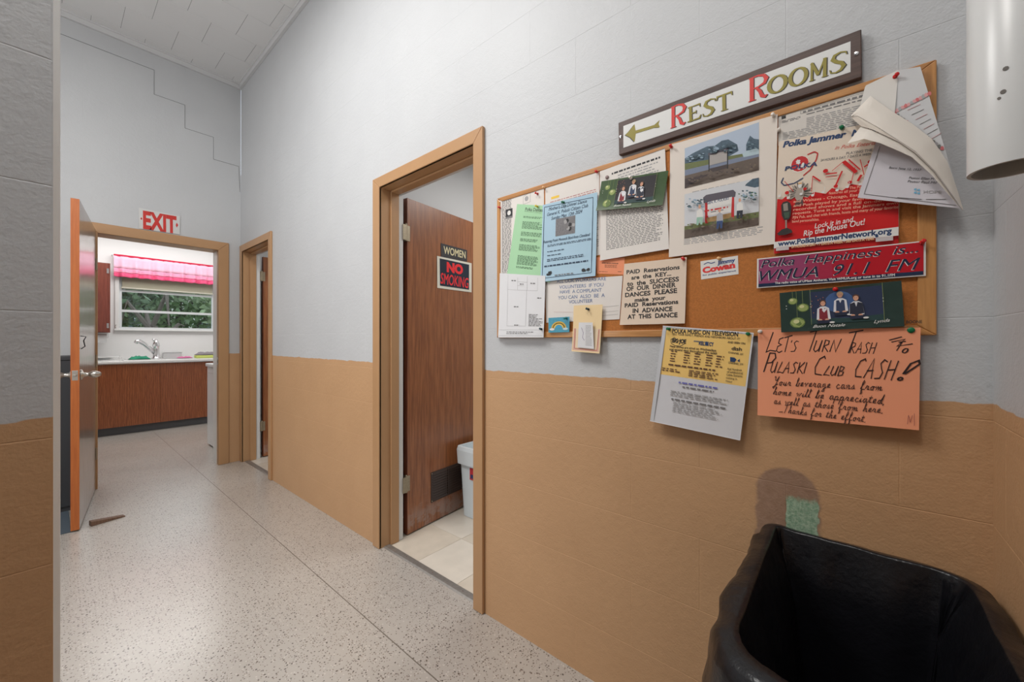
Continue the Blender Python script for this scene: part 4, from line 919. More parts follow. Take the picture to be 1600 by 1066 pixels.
s.greek(.28, .54, .72, .56, 1, ink('link_blue', 110, 110, 180), .8, 0); s.greek(.33, .58, .68, .6, 1, GR, .7, 0); s.greek(.2, .64, .85, .7, 3, LG, .5); s.greek(.22, .72, .82, .735, 1, GR, 1.0, 0); s.greek(.25, .75, .8, .86, 6, LG, .45)
# clear sleeve film: edge strips with gloss
s.line([(.0, .0), (1, .0), (1, 1), (.0, 1)], .0016, mat('clear_edge', sr(232, 234, 238), .1), 'sleeve_seam'); s.done()
# orange hand-lettered card
s = Sheet('handwritten_card', "orange card hand-lettered in black marker, beginning Let's turn trash, below the board", 'card', [(1184.5, 515), (1438.5, 512), (1435.5, 672), (1184, 648.5)], .0205, PEACH, curl=.004, thick=.001)
INKB = mat('marker_black', sr(46, 30, 30), .5)
def hand(t_, a, b, c, d, h_, st, sl=.22): s.geo(hand_geo(t_, st, sl, .015), a, b, c, d, h_, INKB, 'handwriting')
hand('L', 1194, 550, 1213, 549, 30, .06, .2); hand('ET', 1212, 551, 1236, 550, 24, .07); hand("'S", 1232, 550, 1246, 550, 17, .075)
hand('T', 1260, 550, 1279, 550, 33, .05); hand('URN', 1270, 550, 1311, 550, 18, .075)
hand('T', 1320, 552, 1342, 552, 34, .05); hand('RASH', 1326, 552, 1368, 553, 17, .075)
hand('IN', 1388, 531, 1406, 545, 14, .075); hand('T', 1398, 548, 1409, 549, 15, .09); hand('O', 1408, 551, 1417, 552, 8, .16)
hand('P', 1190, 581, 1209, 582, 30, .055); hand('ULASKI', 1203, 582, 1259, 584, 17, .075)
hand('C', 1270, 586, 1287, 587, 30, .055); hand('LUB', 1285, 586, 1318, 588, 15, .08)
hand('CASH', 1333, 589, 1398, 595, 30, .06); hand('!', 1404, 594, 1428, 594, 27, .065)
hand('Your beverage cans from', 1208, 602, 1379, 611, 14, .07); hand('home will be appreciated,', 1208, 616.5, 1384, 632, 13.5, .07)
hand('as well as those from here.', 1209, 631, 1381, 646, 13, .07); hand('-Thanks for the effort.', 1217, 644, 1354, 660, 13, .07)
s.line([(.94, .95), (.945, .86), (.955, .93), (.965, .86)], .0008, ink('pencil', 170, 100, 90)); s.line([(.975, .84), (.975, .96)], .0008, ink('pencil', 170, 100, 90))
s.done()
# funeral programme bundle that curls off the board
SW = mat('bundle_paper', sr(222, 214, 204), .7); SG = mat('bundle_inner', sr(206, 202, 208), .65)
root = MB()
bq = [((1400, 116), .020), ((1438, 104), .020), ((1505, 326), .042), ((1341, 309), .030)]
def q3(c, u, v):
    pts = [P(a[0][0], a[0][1], a[1]) for a in c]
    return pts[0]*(1-u)*(1-v)+pts[1]*u*(1-v)+pts[2]*u*v+pts[3]*(1-u)*v
inner = [((1374, 205), .026), ((1470, 215), .034), ((1503, 326), .044), ((1340, 309), .030)]
root.grid(lambda u, v: q3(inner, u, v), 8, 8)
bund = root.build('programme_bundle', SG, smooth=True)
tag(bund, 'stapled white pages curling off the top right corner of the cork board', 'booklet')
def on_inner(px, py, e=.0008):
    a, b, c, d = [P(x_[0][0], x_[0][1], x_[1]) for x_ in inner]; best = None
    # project onto the local surface by iterating the lift
    l_ = .035
    for _ in range(6):
        p = P(px, py, l_); u = v = .5
        for _ in range(5):
            r_ = (a*(1-u)*(1-v)+b*u*(1-v)+c*u*v+d*(1-u)*v)-p; du = (b-a)*(1-v)+(c-d)*v; dv = (d-a)*(1-u)+(c-b)*u
            D = du.y*dv.z-du.z*dv.y; u -= (r_.y*dv.z-r_.z*dv.y)/D; v -= (du.y*r_.z-du.z*r_.y)/D
        l_ = XR-(a*(1-u)*(1-v)+b*u*(1-v)+c*u*v+d*(1-u)*v).x+e
    return P(px, py, l_)
def btext(t_, x0, y0, x1, y1, h_, m, bold=0, shear=.3, fn=on_inner):
    g = text_geo(t_, bold, shear); A_ = fn(x0, y0); B_ = fn(x1, y1); U_ = fn(x0, y0-h_)-A_
    MB().add([A_+(B_-A_)*a+U_*b for a, b in g[0]], g[1]).build('printed_text', m, bund)
btext('Born: June 13, 1937', 1389, 263.5, 1440, 267.5, 3.6, K_); btext('Pastor Ellen M', 1420, 279.5, 1460, 281.5, 3.8, K_); btext('Pastor Paul Mil', 1418, 285, 1464, 287.5, 3.8, K_)
btext('HOPE', 1443, 302, 1471, 302.5, 4.5, LG, .01, 0)
for k, (dx_, dy_) in enumerate(((0, 0), (4, 1), (0, 5), (4, 6))):
    MB().add([on_inner(1428+dx_*1.3, 295+dy_), on_inner(1432+dx_*1.3, 294+dy_), on_inner(1432+dx_*1.3, 298+dy_), on_inner(1428+dx_*1.3, 297+dy_)], [(0, 1, 2, 3)]).build('emblem', ink('pale_blue', 110, 170, 200), bund)
for (x0, y0, x1, y1) in ((1375, 228, 1350, 303), (1350, 303, 1494, 321)):
    A_, B_ = on_inner(x0, y0), on_inner(x1, y1); MB().tube([A_, (A_+B_)/2, B_], .0004, 5).build('border_line', GR, bund)
for (x0, y0, x1, y1) in ((1402, 308.5, 1440, 311.5), (1447, 311.5, 1478, 311.5)):
    A_, B_ = on_inner(x0, y0), on_inner(x1, y1); MB().tube([A_, B_], .0005, 5).build('print_line', GR, bund)
# back page with rose border
mb_ = MB()
back = [((1403, 110), .022), ((1438, 104), .022), ((1504, 325), .046), ((1392, 176), .026)]
mb_.grid(lambda u, v: q3(back, u, v)+Vector((-.002*math.sin(u*3.1)*0, 0, 0)), 8, 8).build('back_page', mat('bundle_back', sr(205, 205, 206), .65), bund, smooth=True)
def onback(px, py, e=.0009):
    a, b, c, d = [P(x_[0][0], x_[0][1], x_[1]) for x_ in back]
    l_ = .03
    for _ in range(6):
        p = P(px, py, l_); u = v = .5
        for _ in range(6):
            r_ = (a*(1-u)*(1-v)+b*u*(1-v)+c*u*v+d*(1-u)*v)-p; du = (b-a)*(1-v)+(c-d)*v; dv = (d-a)*(1-u)+(c-b)*u
            D = du.y*dv.z-du.z*dv.y; u -= (r_.y*dv.z-r_.z*dv.y)/D; v -= (du.y*r_.z-du.z*r_.y)/D
        l_ = XR-(a*(1-u)*(1-v)+b*u*(1-v)+c*u*v+d*(1-u)*v).x+e
    return P(px, py, l_)
rose = [ink('rose', 206, 110, 112), ink('rose_pale', 216, 160, 160), ink('leaf_grey', 120, 122, 118), ink('grey_petal', 168, 166, 168)]
def strip(x0, y0, x1, y1, wpx, n, pal):
    for k in range(n):
        t_ = k/(n-1); cx_, cy_ = x0+(x1-x0)*t_, y0+(y1-y0)*t_
        pts = [onback(cx_+wpx*math.cos(a_)*random.uniform(.7, 1.1), cy_+wpx*math.sin(a_)*random.uniform(.7, 1.1), .0009+.00004*k) for a_ in [2*math.pi*j/7 for j in range(7)]]
        MB().add(pts, [tuple(range(7))]).build('rose_print', pal[k % len(pal)], bund)
strip(1397, 175, 1452, 146, 3.6, 13, [rose[0], rose[1], rose[3], rose[1]])
strip(1398, 177, 1472, 232, 3.6, 17, [rose[0], rose[2], rose[3], rose[2]])
for k in range(7):
    x0, y0 = 1418+k*6.2, 172+k*7.5; A_, B_ = onback(x0, y0), onback(x0+20-k*.8, y0-9); MB().tube([A_, B_], .0005, 4).build('print_line', rose[3] if k % 2 else rose[1], bund)
# curled front pages: ruled between the crest and the lower edges, apex at the lower right
def lerp_path(path, t):
    n = len(path)-1; k = min(n-1, int(t*n)); f = t*n-k; a, b = path[k], path[k+1]
    return [a[i]+(b[i]-a[i])*f for i in range(3)]
crest = [(1330, 180, .016), (1360, 150, .020), (1394, 174, .034), (1425, 193, .040), (1456, 217, .046), (1480, 252, .048), (1497, 300, .048), (1505, 327, .046)]
low1 = [(1330, 183, .020), (1340, 181, .030), (1372, 199, .048), (1402, 218, .056), (1430, 236, .060), (1462, 268, .060), (1488, 304, .056), (1504, 328, .048)]
low2 = [(1324, 224, .040), (1350, 217, .056), (1376, 224, .062), (1402, 235, .062), (1424, 245, .062), (1455, 273, .060), (1482, 304, .056), (1502, 327, .048)]
low1b = [(1345, 197, .034), (1362, 202, .046), (1384, 212, .056), (1405, 222, .060), (1430, 239, .061), (1460, 268, .061), (1487, 304, .056), (1504, 328, .048)]
def ruled(a_, b_, nm, m, bow=.006):
    def fn(u, v):
        p, q_ = lerp_path(a_, u), lerp_path(b_, u)
        x_ = [p[i]+(q_[i]-p[i])*v for i in range(3)]
        return P(x_[0], x_[1], x_[2]+bow*math.sin(math.pi*v)*(1-u))
    return MB().grid(fn, 28, 6).build(nm, m, bund, smooth=True)
ruled(crest, low1, 'curled_page', SW)
crest2 = [(a-1, b+4, c-.002) for a, b, c in low1]
ruled([(a, b+1, max(.014, c-.004)) for a, b, c in low1b], low2, 'curled_page', SW, .003)
ruled([(a, b+.5, max(.014, c-.001)) for a, b, c in low1], low1b, 'curled_page', mat('bundle_paper_warm', sr(206, 196, 184), .7), .001)
# upper flat part of the bundle, over the form
fl_ = [((1352, 134), .0125), ((1404, 109), .0215), ((1398, 178), .030), ((1340, 180), .0165)]
MB().grid(lambda u, v: q3(fl_, u, v), 4, 4).build('top_page', mat('bundle_top', sr(212, 208, 202), .7), bund, smooth=True)
# ------------------------------------------------------------------ push pins
def pin(px, py, lift, colname, col, label, flat=False):
    m = mat('pin_'+colname, col, .25)
    c = P(px, py, lift)
    if flat:
        o = lathe([(.0062, 0), (.0060, .0012), (.0045, .0024), (.0015, .003)], 14, 'x').build('thumb_tack', m, smooth=True)
        o.scale = (-1, 1, 1)
    else:
        o = lathe([(.0008, -.003), (.0008, .0), (.0042, .0002), (.0045, .0018), (.0024, .0028), (.0022, .0085), (.0040, .0100), (.0043, .0118), (.0022, .0126)], 14, 'x').build('push_pin', m, smooth=True)
        o.scale = (-1, 1, 1); o.rotation_euler = (0, random.uniform(-.2, .2), random.uniform(-.2, .2))
    o.location = c; tag(o, label, 'pin'); return o
PRD, PGN, PWH, PYL, PBK = sr(206, 34, 32), sr(14, 108, 66), sr(232, 222, 212), sr(214, 190, 50), sr(30, 56, 64)
for a in ((840, 303, .0105, 'red', PRD, 'red push pin near the top of the newspaper clipping page'), (781.5, 325, .011, 'red', PRD, 'red push pin at the left edge of the newspaper clipping'),
          (933, 269, .014, 'red', PRD, 'red push pin where the typed letter and the highlighted notice meet'), (1049, 230, .0145, 'red', PRD, 'red push pin at the top left of the page with two photographs'),
          (1398.5, 120, .0215, 'red', PRD, 'red push pin holding the curling white pages at the top right'), (1068.5, 405.5, .0165, 'red', PRD, 'red push pin at the top right of the beige reservations notice'),
          (1440, 379.5, .0165, 'red', PRD, 'red push pin at the right end of the bumper sticker'), (1306, 452, .0255, 'red', PRD, 'red push pin at the top of the dark photo card'),
          (881, 316.5, .017, 'green', PGN, 'green push pin at the top of the light blue flyer'), (1316, 200, .0135, 'green', PGN, 'green push pin above the heading of the polka poster'),
          (1046, 514.5, .022, 'green', PGN, 'green push pin at the left top of the plastic sleeve flyer'), (1169.5, 522, .022, 'green', PGN, 'green push pin at the right top of the plastic sleeve flyer'),
          (840, 323, .0165, 'yellow', PYL, 'yellow push pin at the top of the green flyer'), (1209, 181, .0145, 'white', PWH, 'white push pin at the top right corner of the page with two photographs'),
          (1217, 204, .012, 'white', PWH, 'white push pin between the photo page and the typed form'), (1188.5, 518, .022, 'white', PWH, 'white push pin at the top left of the orange card'),
          (986.5, 279, .0215, 'white', PWH, 'clear white push pin at the top of the green photo card'), (1125, 404.5, .010, 'amber', sr(226, 180, 130), 'pale push pin at the top of the small white sticker'),
          (850.5, 294, .0115, 'amber', sr(226, 180, 130), 'pale push pin at the top left of the highlighted notice'), (846, 514.5, .024, 'dark', PBK, 'dark teal push pin at the lower right of the floor plan sheet'),
          (919.5, 483.5, .0220, 'dark', PBK, 'dark teal push pin holding the cream tag'), (885, 497, .020, 'teal', sr(40, 130, 130), 'teal push pin on the rainbow card')):
    pin(*a)
pin(1423.5, 516, .0215, 'green', PGN, 'flat green thumb tack at the top right of the orange card', True)
pin(948.5, 277, .014, 'steel', sr(150, 130, 128), 'flat grey tack at the upper left of the green photo card', True)
# ------------------------------------------------------------------ signs on the women's door
def leaf_sign(nm, label, pxs, m, e, dep):
    pts = [on_leaf(*p) for p in pxs]
    o = empty(nm) if False else None
    mb_ = MB().prism([(a, -.0352-e, b) for a, b in pts], (0, .0006, 0))
    o = mb_.build(nm, m); o.location = (HX, HY, 0); o.rotation_euler = (0, 0, LANG); tag(o, label, 'sign'); return o
def leaf_text(o, t_, x0, y0, x1, y1, h_, e, m, bold=0, shear=0):
    a, b, c = on_leaf(x0, y0), on_leaf(x1, y1), on_leaf(x0, y0-h_); hh = c[1]-a[1]; g = text_geo(t_, bold, shear)
    mb_ = MB()
    for k_, (gx, gy) in enumerate(copies(g)): mb_.add([(a[0]+(b[0]-a[0])*(p+gx), -.0352-e-k_*.00002, a[1]+(b[1]-a[1])*p+hh*(q_+gy)) for p, q_ in g[0]], g[1])
    q = mb_.build('printed_text', m, o); q['kind'] = 'stuff'
o = leaf_sign('women_sign', 'small dark plate lettered Women in pale capitals on the wooden door', [(688.5, 380), (729.5, 391), (729.5, 409), (689, 402)], mat('sign_charcoal', sr(58, 56, 58), .4), .0015, .001)
leaf_text(o, 'WOMEN', 693, 396, 727, 404, 11.5, .0017, mat('sign_cream', sr(222, 210, 168), .5), .02)
o = leaf_sign('no_smoking_sign', 'white-edged black and red No Smoking sign on the wooden door', [(682.5, 400), (736.5, 411.5), (736.5, 457), (683, 450)], mat('sign_edge', sr(224, 220, 206), .4), .0022, .001)
pts = [on_leaf(*p) for p in ((686.5, 403.8), (732.5, 413.8), (732.5, 453), (687, 446.5))]
MB().add([(a, -.0352-.0024, b) for a, b in pts], [(0, 1, 2, 3)]).build('dark_field', mat('sign_night', sr(22, 34, 52), .4), o)
NR = mat('neon_red', sr(236, 44, 50), .45)
leaf_text(o, 'NO', 697.5, 424, 723, 428.5, 14, .0026, NR, .06); leaf_text(o, 'SMOKING', 688, 443, 731.5, 450.5, 17, .0026, NR, .012, .12)
# exit sign above the kitchen door
s = Sheet('exit_sign', 'white exit sign with red block letters on the end wall above the kitchen door', 'sign', [(216.5, 324.5), (281, 338), (281, 366.5), (217, 357)], .006, mat('exit_plate', sr(206, 206, 204), .3), plane='E', thick=.003)
er = mat('exit_red', sr(196, 44, 36), .4)
s.text('EXIT', 223.5, 356, 276, 364, 26, er, .045)
s.poly([(219, 341.5), (221, 339.5), (222.5, 342), (221, 344)], er, 'arrow'); s.poly([(276, 348), (278.5, 352), (276, 356), (274.5, 352)], er, 'arrow')
s.done()
# ------------------------------------------------------------------ restroom bin
def rr(w_, d_, r_, n=6):
    out = []; R4 = r_ if isinstance(r_, tuple) else (r_,)*4
    for sx, sy, a0, r_ in ((1, 1, 0, R4[0]), (-1, 1, 90, R4[1]), (-1, -1, 180, R4[2]), (1, -1, 270, R4[3])):
        cx_, cy_ = sx*(w_/2-r_), sy*(d_/2-r_)
        for k in range(n+1):
            a_ = math.radians(a0+90*k/n); out.append((cx_+r_*math.cos(a_), cy_+r_*math.sin(a_)))
    return out
def shells(levels, r_=.04, n=5):
    mb_ = MB(); vs = []; m_ = 4*(n+1)
    for (w_, d_, z_) in levels: vs += [(a, b, z_) for a, b in rr(w_, d_, r_ if isinstance(r_, tuple) else min(r_, w_/3, d_/3), n)]
    fs = [(i*m_+k, i*m_+(k+1) % m_, (i+1)*m_+(k+1) % m_, (i+1)*m_+k) for i in range(len(levels)-1) for k in range(m_)]
    fs += [tuple(range(m_-1, -1, -1)), tuple(range((len(levels)-1)*m_, len(levels)*m_))]
    return mb_.add(vs, fs)
rb = empty('waste_bin', (1.990, 1.745, 0), 0); tag(rb, 'white plastic waste bin on the tiled restroom floor beside the open wooden door', 'bin')
PW = mat('bin_plastic_white', (.60, .66, .69), .35)
shells([(.415, .41, .0), (.425, .42, .005), (.455, .455, .40), (.455, .455, .44), (.44, .44, .44), (.40, .40, .02)], .03).build('body', PW, rb, smooth=False)
shells([(.458, .458, .36), (.490, .472, .35), (.500, .480, .44), (.49, .468, .462), (.445, .445, .462), (.44, .44, .44), (.458, .458, .40)], .03).build('rim', PW, rb)
lab = MB().box(-.2285, -.222, .06, .12, .26, .335).build('label_sticker', mat('bin_label_red', sr(176, 52, 60), .4), rb)
MB().box(-.2291, -.2285, .067, .112, .27, .295).build('label_print', mat('bin_label_blue', sr(50, 60, 100), .4), lab)
# ------------------------------------------------------------------ foreground bin with black bag
bc = (.905, -.018, 0)
fb = empty('trash_bin', bc, 0); tag(fb, 'blue rectangular trash bin under a black bag in the corner below the notice board', 'trash bin')
BLU = mat('bin_blue', (.02, .13, .28), .35)
shells([(.47, .27, 0), (.48, .28, .004), (.535, .332, .655), (.54, .336, .66), (.54, .336, .676), (.526, .322, .676), (.47, .27, .03)], (.03, .10, .11, .06)).build('body', BLU, fb)
bag = MB(); NT = 220
prof = []    # (t along profile, scale offset outward, z)
prof = [(.016, .24, .8), (.016, .32, .8), (.016, .40, .8), (.016, .48, .8), (.016, .55, .7), (.016, .60, .7), (.016, .64, .5), (.015, .668, .4), (.011, .686, .2), (.002, .693, .1), (-.010, .696, .05), (-.020, .699, .0), (-.0225, .694, .0), (-.027, .675, .2), (-.040, .635, .5), (-.055, .58, .6), (-.064, .50, .6), (-.074, .42, .6), (-.085, .32, .6), (-.098, .18, .6), (-.112, .06, .4), (-.14, .055, .2)]
base = []
bw, bd, br = .56, .355, (.035, .11, .12, .07)
per = rr(bw, bd, br, 6)
# resample perimeter
tot = [0]
pp_ = per+[per[0]]
for i in range(len(per)): tot.append(tot[-1]+math.dist(pp_[i], pp_[i+1]))
def per_at(t):
    d = (t % 1)*tot[-1]
    for i in range(len(per)):
        if tot[i+1] >= d:
            f = (d-tot[i])/max(1e-9, tot[i+1]-tot[i]); a, b = pp_[i], pp_[i+1]
            p = (a[0]+(b[0]-a[0])*f, a[1]+(b[1]-a[1])*f); tx, ty = b[0]-a[0], b[1]-a[1]; l_ = math.hypot(tx, ty) or 1
            return p, (ty/l_, -tx/l_)
    return per[0], (1, 0)
vs = []
for j, (o_, z_, fa) in enumerate(prof):
    for i in range(NT):
        t = i/NT; p, nn = per_at(t)
        wx = p[0]+bc[0]; wy = p[1]+bc[1]
        fold = .005*math.sin(t*2*math.pi*9+z_*7)+.003*math.sin(t*2*math.pi*23+2+z_*13)+.012*noise.noise(Vector((p[0]*9, p[1]*9, z_*5)))
        # pleats run down from the rim
        out = o_
        if out > 0:
            lim = 1.0
            if wx > 1.10: lim = .5                      # squeezed against the wall
            if wy < -.14: lim = min(lim, .5)
            flare = 1.0+.6*max(0, min(1, (.75-wx)/.1))*max(0, min(1, (.694-z_)/.12))
            out = out*lim*flare
        pleat = .010*abs(math.sin(t*2*math.pi*7+.8+.8*math.sin(t*19)))**3 if o_ < -.025 else 0
        fold = abs(fold) if o_ > .012 else fold
        if o_ > 0: out += .022*abs(noise.noise(Vector((p[0]*8+z_*5, p[1]*8, z_*11))))*lim
        d = out-pleat*fa+fold*fa*(.5 if o_ < 0 else 1)*(.35 if (o_ > 0 and wx > 1.1) else 1)
        zz = z_+(.004*math.sin(t*2*math.pi*2+.6)+.005*noise.noise(Vector((p[0]*14, p[1]*14, 3))))*(1 if z_ > .6 else .3)
        X_, Y_ = p[0]+nn[0]*d, p[1]+nn[1]*d
        X_ = min(X_, 1.192-bc[0]); Y_ = max(Y_, -.205-bc[1])
        vs.append((X_, Y_, zz))
fs = [(j*NT+i, j*NT+(i+1) % NT, (j+1)*NT+(i+1) % NT, (j+1)*NT+i) for j in range(len(prof)-1) for i in range(NT)]
fs.append(tuple(range((len(prof)-1)*NT, len(prof)*NT)))
bag.add(vs, fs)
def bagmat():
    g = N('black_bag_plastic'); g.b.inputs['Base Color'].default_value = (.006, .006, .008, 1); g.b.inputs['Roughness'].default_value = .3
    geo = g.n('ShaderNodeNewGeometry')
    g.l(g.bump(g.noise(geo.outputs['Position'], 16, 5, .6), .35, .012), g.b.inputs['Normal'])
    g.b.inputs['Specular IOR Level'].default_value = .42
    return g.m
bo = bag.build('bag', bagmat(), smooth=True); bo.name = 'black_liner_bag'; bo.location = bc
tag(bo, 'glossy black plastic liner bag folded over the rim of the blue bin', 'bag')
# ------------------------------------------------------------------ rounded white wall dispenser, upper right
tb = empty('white_tube', (.873, -.1703, 1.397)); tag(tb, 'thick white open-ended vertical tube mounted in the corner at the upper right', 'tube')
m = mat('tube_enamel', (.66, .665, .66), .32, bump=.06, bscale=30)
lathe([(.0375, .72), (.0408, .72), (.0408, .006), (.0408, .0)], 48, 'z').build('cover', m, tb, smooth=False)
o = tb.children[0]; me = o.data
import bmesh
bm = bmesh.new(); bm.from_mesh(me); bm.faces.ensure_lookup_table()
bmesh.ops.delete(bm, geom=[f for f in bm.faces if len(f.verts) > 8], context='FACES_ONLY')
for f in bm.faces: f.smooth = True
bm.to_mesh(me); bm.free()
lathe([(.0408, 0), (.0365, 0), (.0360, .004), (.0360, .03), (.002, .031)], 48, 'z').build('open_end', mat('tube_inner', (.42, .38, .33), .5), tb)
o = tb.children[-1]
for o in tb.children:
    if o.name.startswith('open_end'):
        bm = bmesh.new(); bm.from_mesh(o.data); bmesh.ops.delete(bm, geom=[f for f in bm.faces if len(f.verts) > 8 and f.calc_center_median().z < .01], context='FACES_ONLY'); bm.to_mesh(o.data); bm.free()
MB().box(-.022, .004, -.016, .018, .022, .029).build('dark_slot', mat('tube_slot', (.05, .035, .022), .6), tb)
RU = mat('rust_dark', (.14, .125, .11), .6)
for k, (a_, z_, sz) in enumerate(((math.radians(163), .125, .0028), (math.radians(160), .095, .0028), (math.radians(155), .088, .0018))):
    MB().tube([(.0402*math.cos(a_), .0402*math.sin(a_), z_), (.0414*math.cos(a_), .0414*math.sin(a_), z_)], sz, 8).build('rust_spot', RU, tb)
# ------------------------------------------------------------------ things by the exit door
o = shells([(.40, .40, 0), (.40, .40, .03), (.42, .42, .035), (.42, .42, 1.02), (.43, .43, 1.025), (.43, .43, 1.045)], .01, 2).build('dark_box', M_CHAR)  # plain dark box standing in for an unidentified dark shape
o.location = (-.085, 4.235, .0); tag(o, 'dark upright box behind the open door at the far left of the hall', 'cabinet')
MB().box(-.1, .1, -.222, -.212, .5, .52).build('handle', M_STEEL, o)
o = MB().box(-.55, .085, 3.57, 4.02, .0, .006).build('door_mat', mat('slate_mat', sr(72, 82, 92), .9, bump=.4, bscale=200), bevel=.002); tag(o, 'thin slate grey mat on the floor in front of the dark box', 'mat')
o = MB().prism([(0, -.02, 0), (.16, -.017, 0), (.16, -.017, .006), (0, -.02, .03)], (0, .04, 0)).build('door_wedge', wood('wedge_wood', (.10, .05, .03), (.18, .10, .06), .6), bevel=.002)
o.location = (.165, 3.60, 0.0005); o.rotation_euler = (0, 0, math.radians(12)); tag(o, 'brown wooden wedge on the floor beside the open door leaf', 'door wedge')
# ------------------------------------------------------------------ kitchen
cab = empty('base_cabinet', (0, 0, 0)); tag(cab, 'long oak-veneered kitchen base cabinet under the white worktop', 'cabinet')
CF = 6.80
MB().box(-.6, 1.99, CF+.001, 7.35, .10, .862).build('body', M_CABW, cab)
MB().box(-.6, 1.99, CF+.05, 7.35, .0, .10).build('toe_kick', mat('toe_grey', (.10, .10, .105), .6), cab)
for xa, xb in ((-.598, .93), (.932, 1.988)): MB().box(xa, xb, CF-.018, CF, .10, .862).build('front_panel', M_CABW, cab, bevel=.001)
wt = MB().box(-.6, 1.995, CF-.035, 7.352, .865, .902).build('worktop', mat('laminate_white', (.72, .715, .70), .25), bevel=.006); tag(wt, 'white laminate worktop running under the kitchen window', 'worktop')
MB().box(-.6, 1.99, CF-.0365, CF-.035, .868, .876).build('edge_strip', M_CHROME, wt)
# sink and faucet
sk = MB().box(.60, 1.32, 6.86, 7.26, .902, .910).build('sink', mat('sink_enamel', (.75, .75, .74), .15), bevel=.003); tag(sk, 'white enamel kitchen sink set in the worktop', 'sink')
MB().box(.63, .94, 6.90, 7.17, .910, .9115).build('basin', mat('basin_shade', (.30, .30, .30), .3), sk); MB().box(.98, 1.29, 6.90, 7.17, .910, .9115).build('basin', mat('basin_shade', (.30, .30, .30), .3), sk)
fx, fy = .945, 7.18
fa = empty('faucet', (fx, fy, .910)); tag(fa, 'tall brushed chrome kitchen faucet behind the sink', 'faucet')
lathe([(.05, 0), (.045, .012), (.036, .02), (.034, .16), (.04, .17), (.036, .20), (.022, .235), (.010, .26)], 20).build('column', M_CHROME, fa, smooth=True)
MB().tube([(-.01, 0, .07), (-.07, -.03, .14), (-.13, -.06, .20), (-.18, -.09, .235), (-.20, -.10, .235), (-.215, -.108, .215)], [.026, .025, .024, .026, .026, .022], 14).build('spout', M_CHROME, fa, smooth=True)
MB().tube([(0, 0, .20), (-.02, .0, .25), (-.035, -.01, .262)], [.02, .016, .012], 12).build('lever', M_CHROME, fa, smooth=True)
# worktop clutter
def small(nm, label, cat, mb_, m, loc, **k):
    o = mb_.build(nm, m, **k); o.location = loc; tag(o, label, cat); return o
def rumple(w_, d_, h_, seed, n=12):
    def fn(u, v):
        b = min(u, 1-u, v, 1-v)*6; e = min(1, b)
        return ((u-.5)*w_*(1+.1*noise.noise(Vector((v*4, seed, 0)))), (v-.5)*d_*(1+.1*noise.noise(Vector((u*4, seed, 5)))), h_*e*(.55+.6*noise.noise(Vector((u*5+seed, v*5, 0)))) + .002)
    return MB().grid(fn, n, n)
dr = empty('dish_rack', (.42, 7.06, .903)); tag(dr, 'low white wire dish rack holding flat plates at the left end of the worktop', 'dish rack')
for z_ in (.006, .05): MB().tube([(-.17, -.14, z_), (.17, -.14, z_), (.17, .14, z_), (-.17, .14, z_), (-.17, -.14, z_)], .004, 6).build('rail', M_WHITE, dr)
for k in range(9): MB().tube([(-.16+.04*k, -.14, .006), (-.16+.04*k, .14, .006)], .0025, 5).build('wire', M_WHITE, dr)
for sx in (-.17, .17):
    for sy in (-.14, .14): MB().tube([(sx, sy, 0), (sx, sy, .05)], .004, 6).build('post', M_WHITE, dr)
for k in range(3):
    o = lathe([(.06, 0), (.11, .008), (.112, .010), (.06, .004)], 24).build('plate', mat('plate_white', (.7, .7, .7), .2), smooth=True); o.location = (.42, 7.06, .914+.011*k)
    tag(o, ('bottom', 'middle', 'top')[k]+' white plate of the stack in the dish rack', 'plate', 'plates in the dish rack')
small('green_cloth', 'crumpled dark green dish cloth left of the faucet', 'cloth', rumple(.20, .16, .05, 3), mat('cloth_green', sr(42, 130, 100), .9), (.76, 6.99, .913), smooth=True, solid=.003)
small('pink_cloth', 'folded pink cloth on the worktop right of the faucet', 'cloth', rumple(.16, .12, .025, 8), mat('cloth_pink', sr(196, 110, 150), .9), (1.22, 7.02, .914), smooth=True, solid=.003)
o = MB().box(-.10, .10, -.04, .04, 0, .09).build('utensil_caddy', mat('caddy_glass', (.62, .62, .62), .15, .3), bevel=.008); o.location = (1.13, 7.30, .903); tag(o, 'low silvery caddy on the worktop just right of the faucet', 'caddy')
MB().box(-.103, .103, -.043, .043, .078, .086).build('rim', M_CHROME, o)
tr_ = small('yellow_sponge_pack', 'yellow-green sponge pack under a folded grey towel at the right of the worktop', 'sponge', MB().box(-.13, .13, -.07, .07, 0, .04), mat('sponge_yellow', sr(196, 206, 110), .8), (1.49, 7.15, .903), bevel=.008)
small('grey_towel', 'folded grey towel stacked on the yellow-green sponge pack', 'towel', rumple(.25, .13, .05, 11), mat('towel_grey', sr(130, 124, 128), .95), (1.49, 7.15, .945), smooth=True, solid=.006)
jg = lathe([(.055, 0), (.06, .01), (.06, .13), (.045, .17), (.02, .20), (.02, .225), (.024, .23), (.024, .25), (.004, .252)], 18).build('white_jug', mat('jug_white', (.74, .74, .73), .35), smooth=True); jg.location = (1.70, 7.12, .903); tag(jg, 'white plastic jug at the right end of the worktop', 'jug')
MB().tube([(.05, 0, .14), (.085, 0, .13), (.085, 0, .07), (.055, 0, .05)], .008, 8).build('handle', M_WHITE, jg, smooth=True)
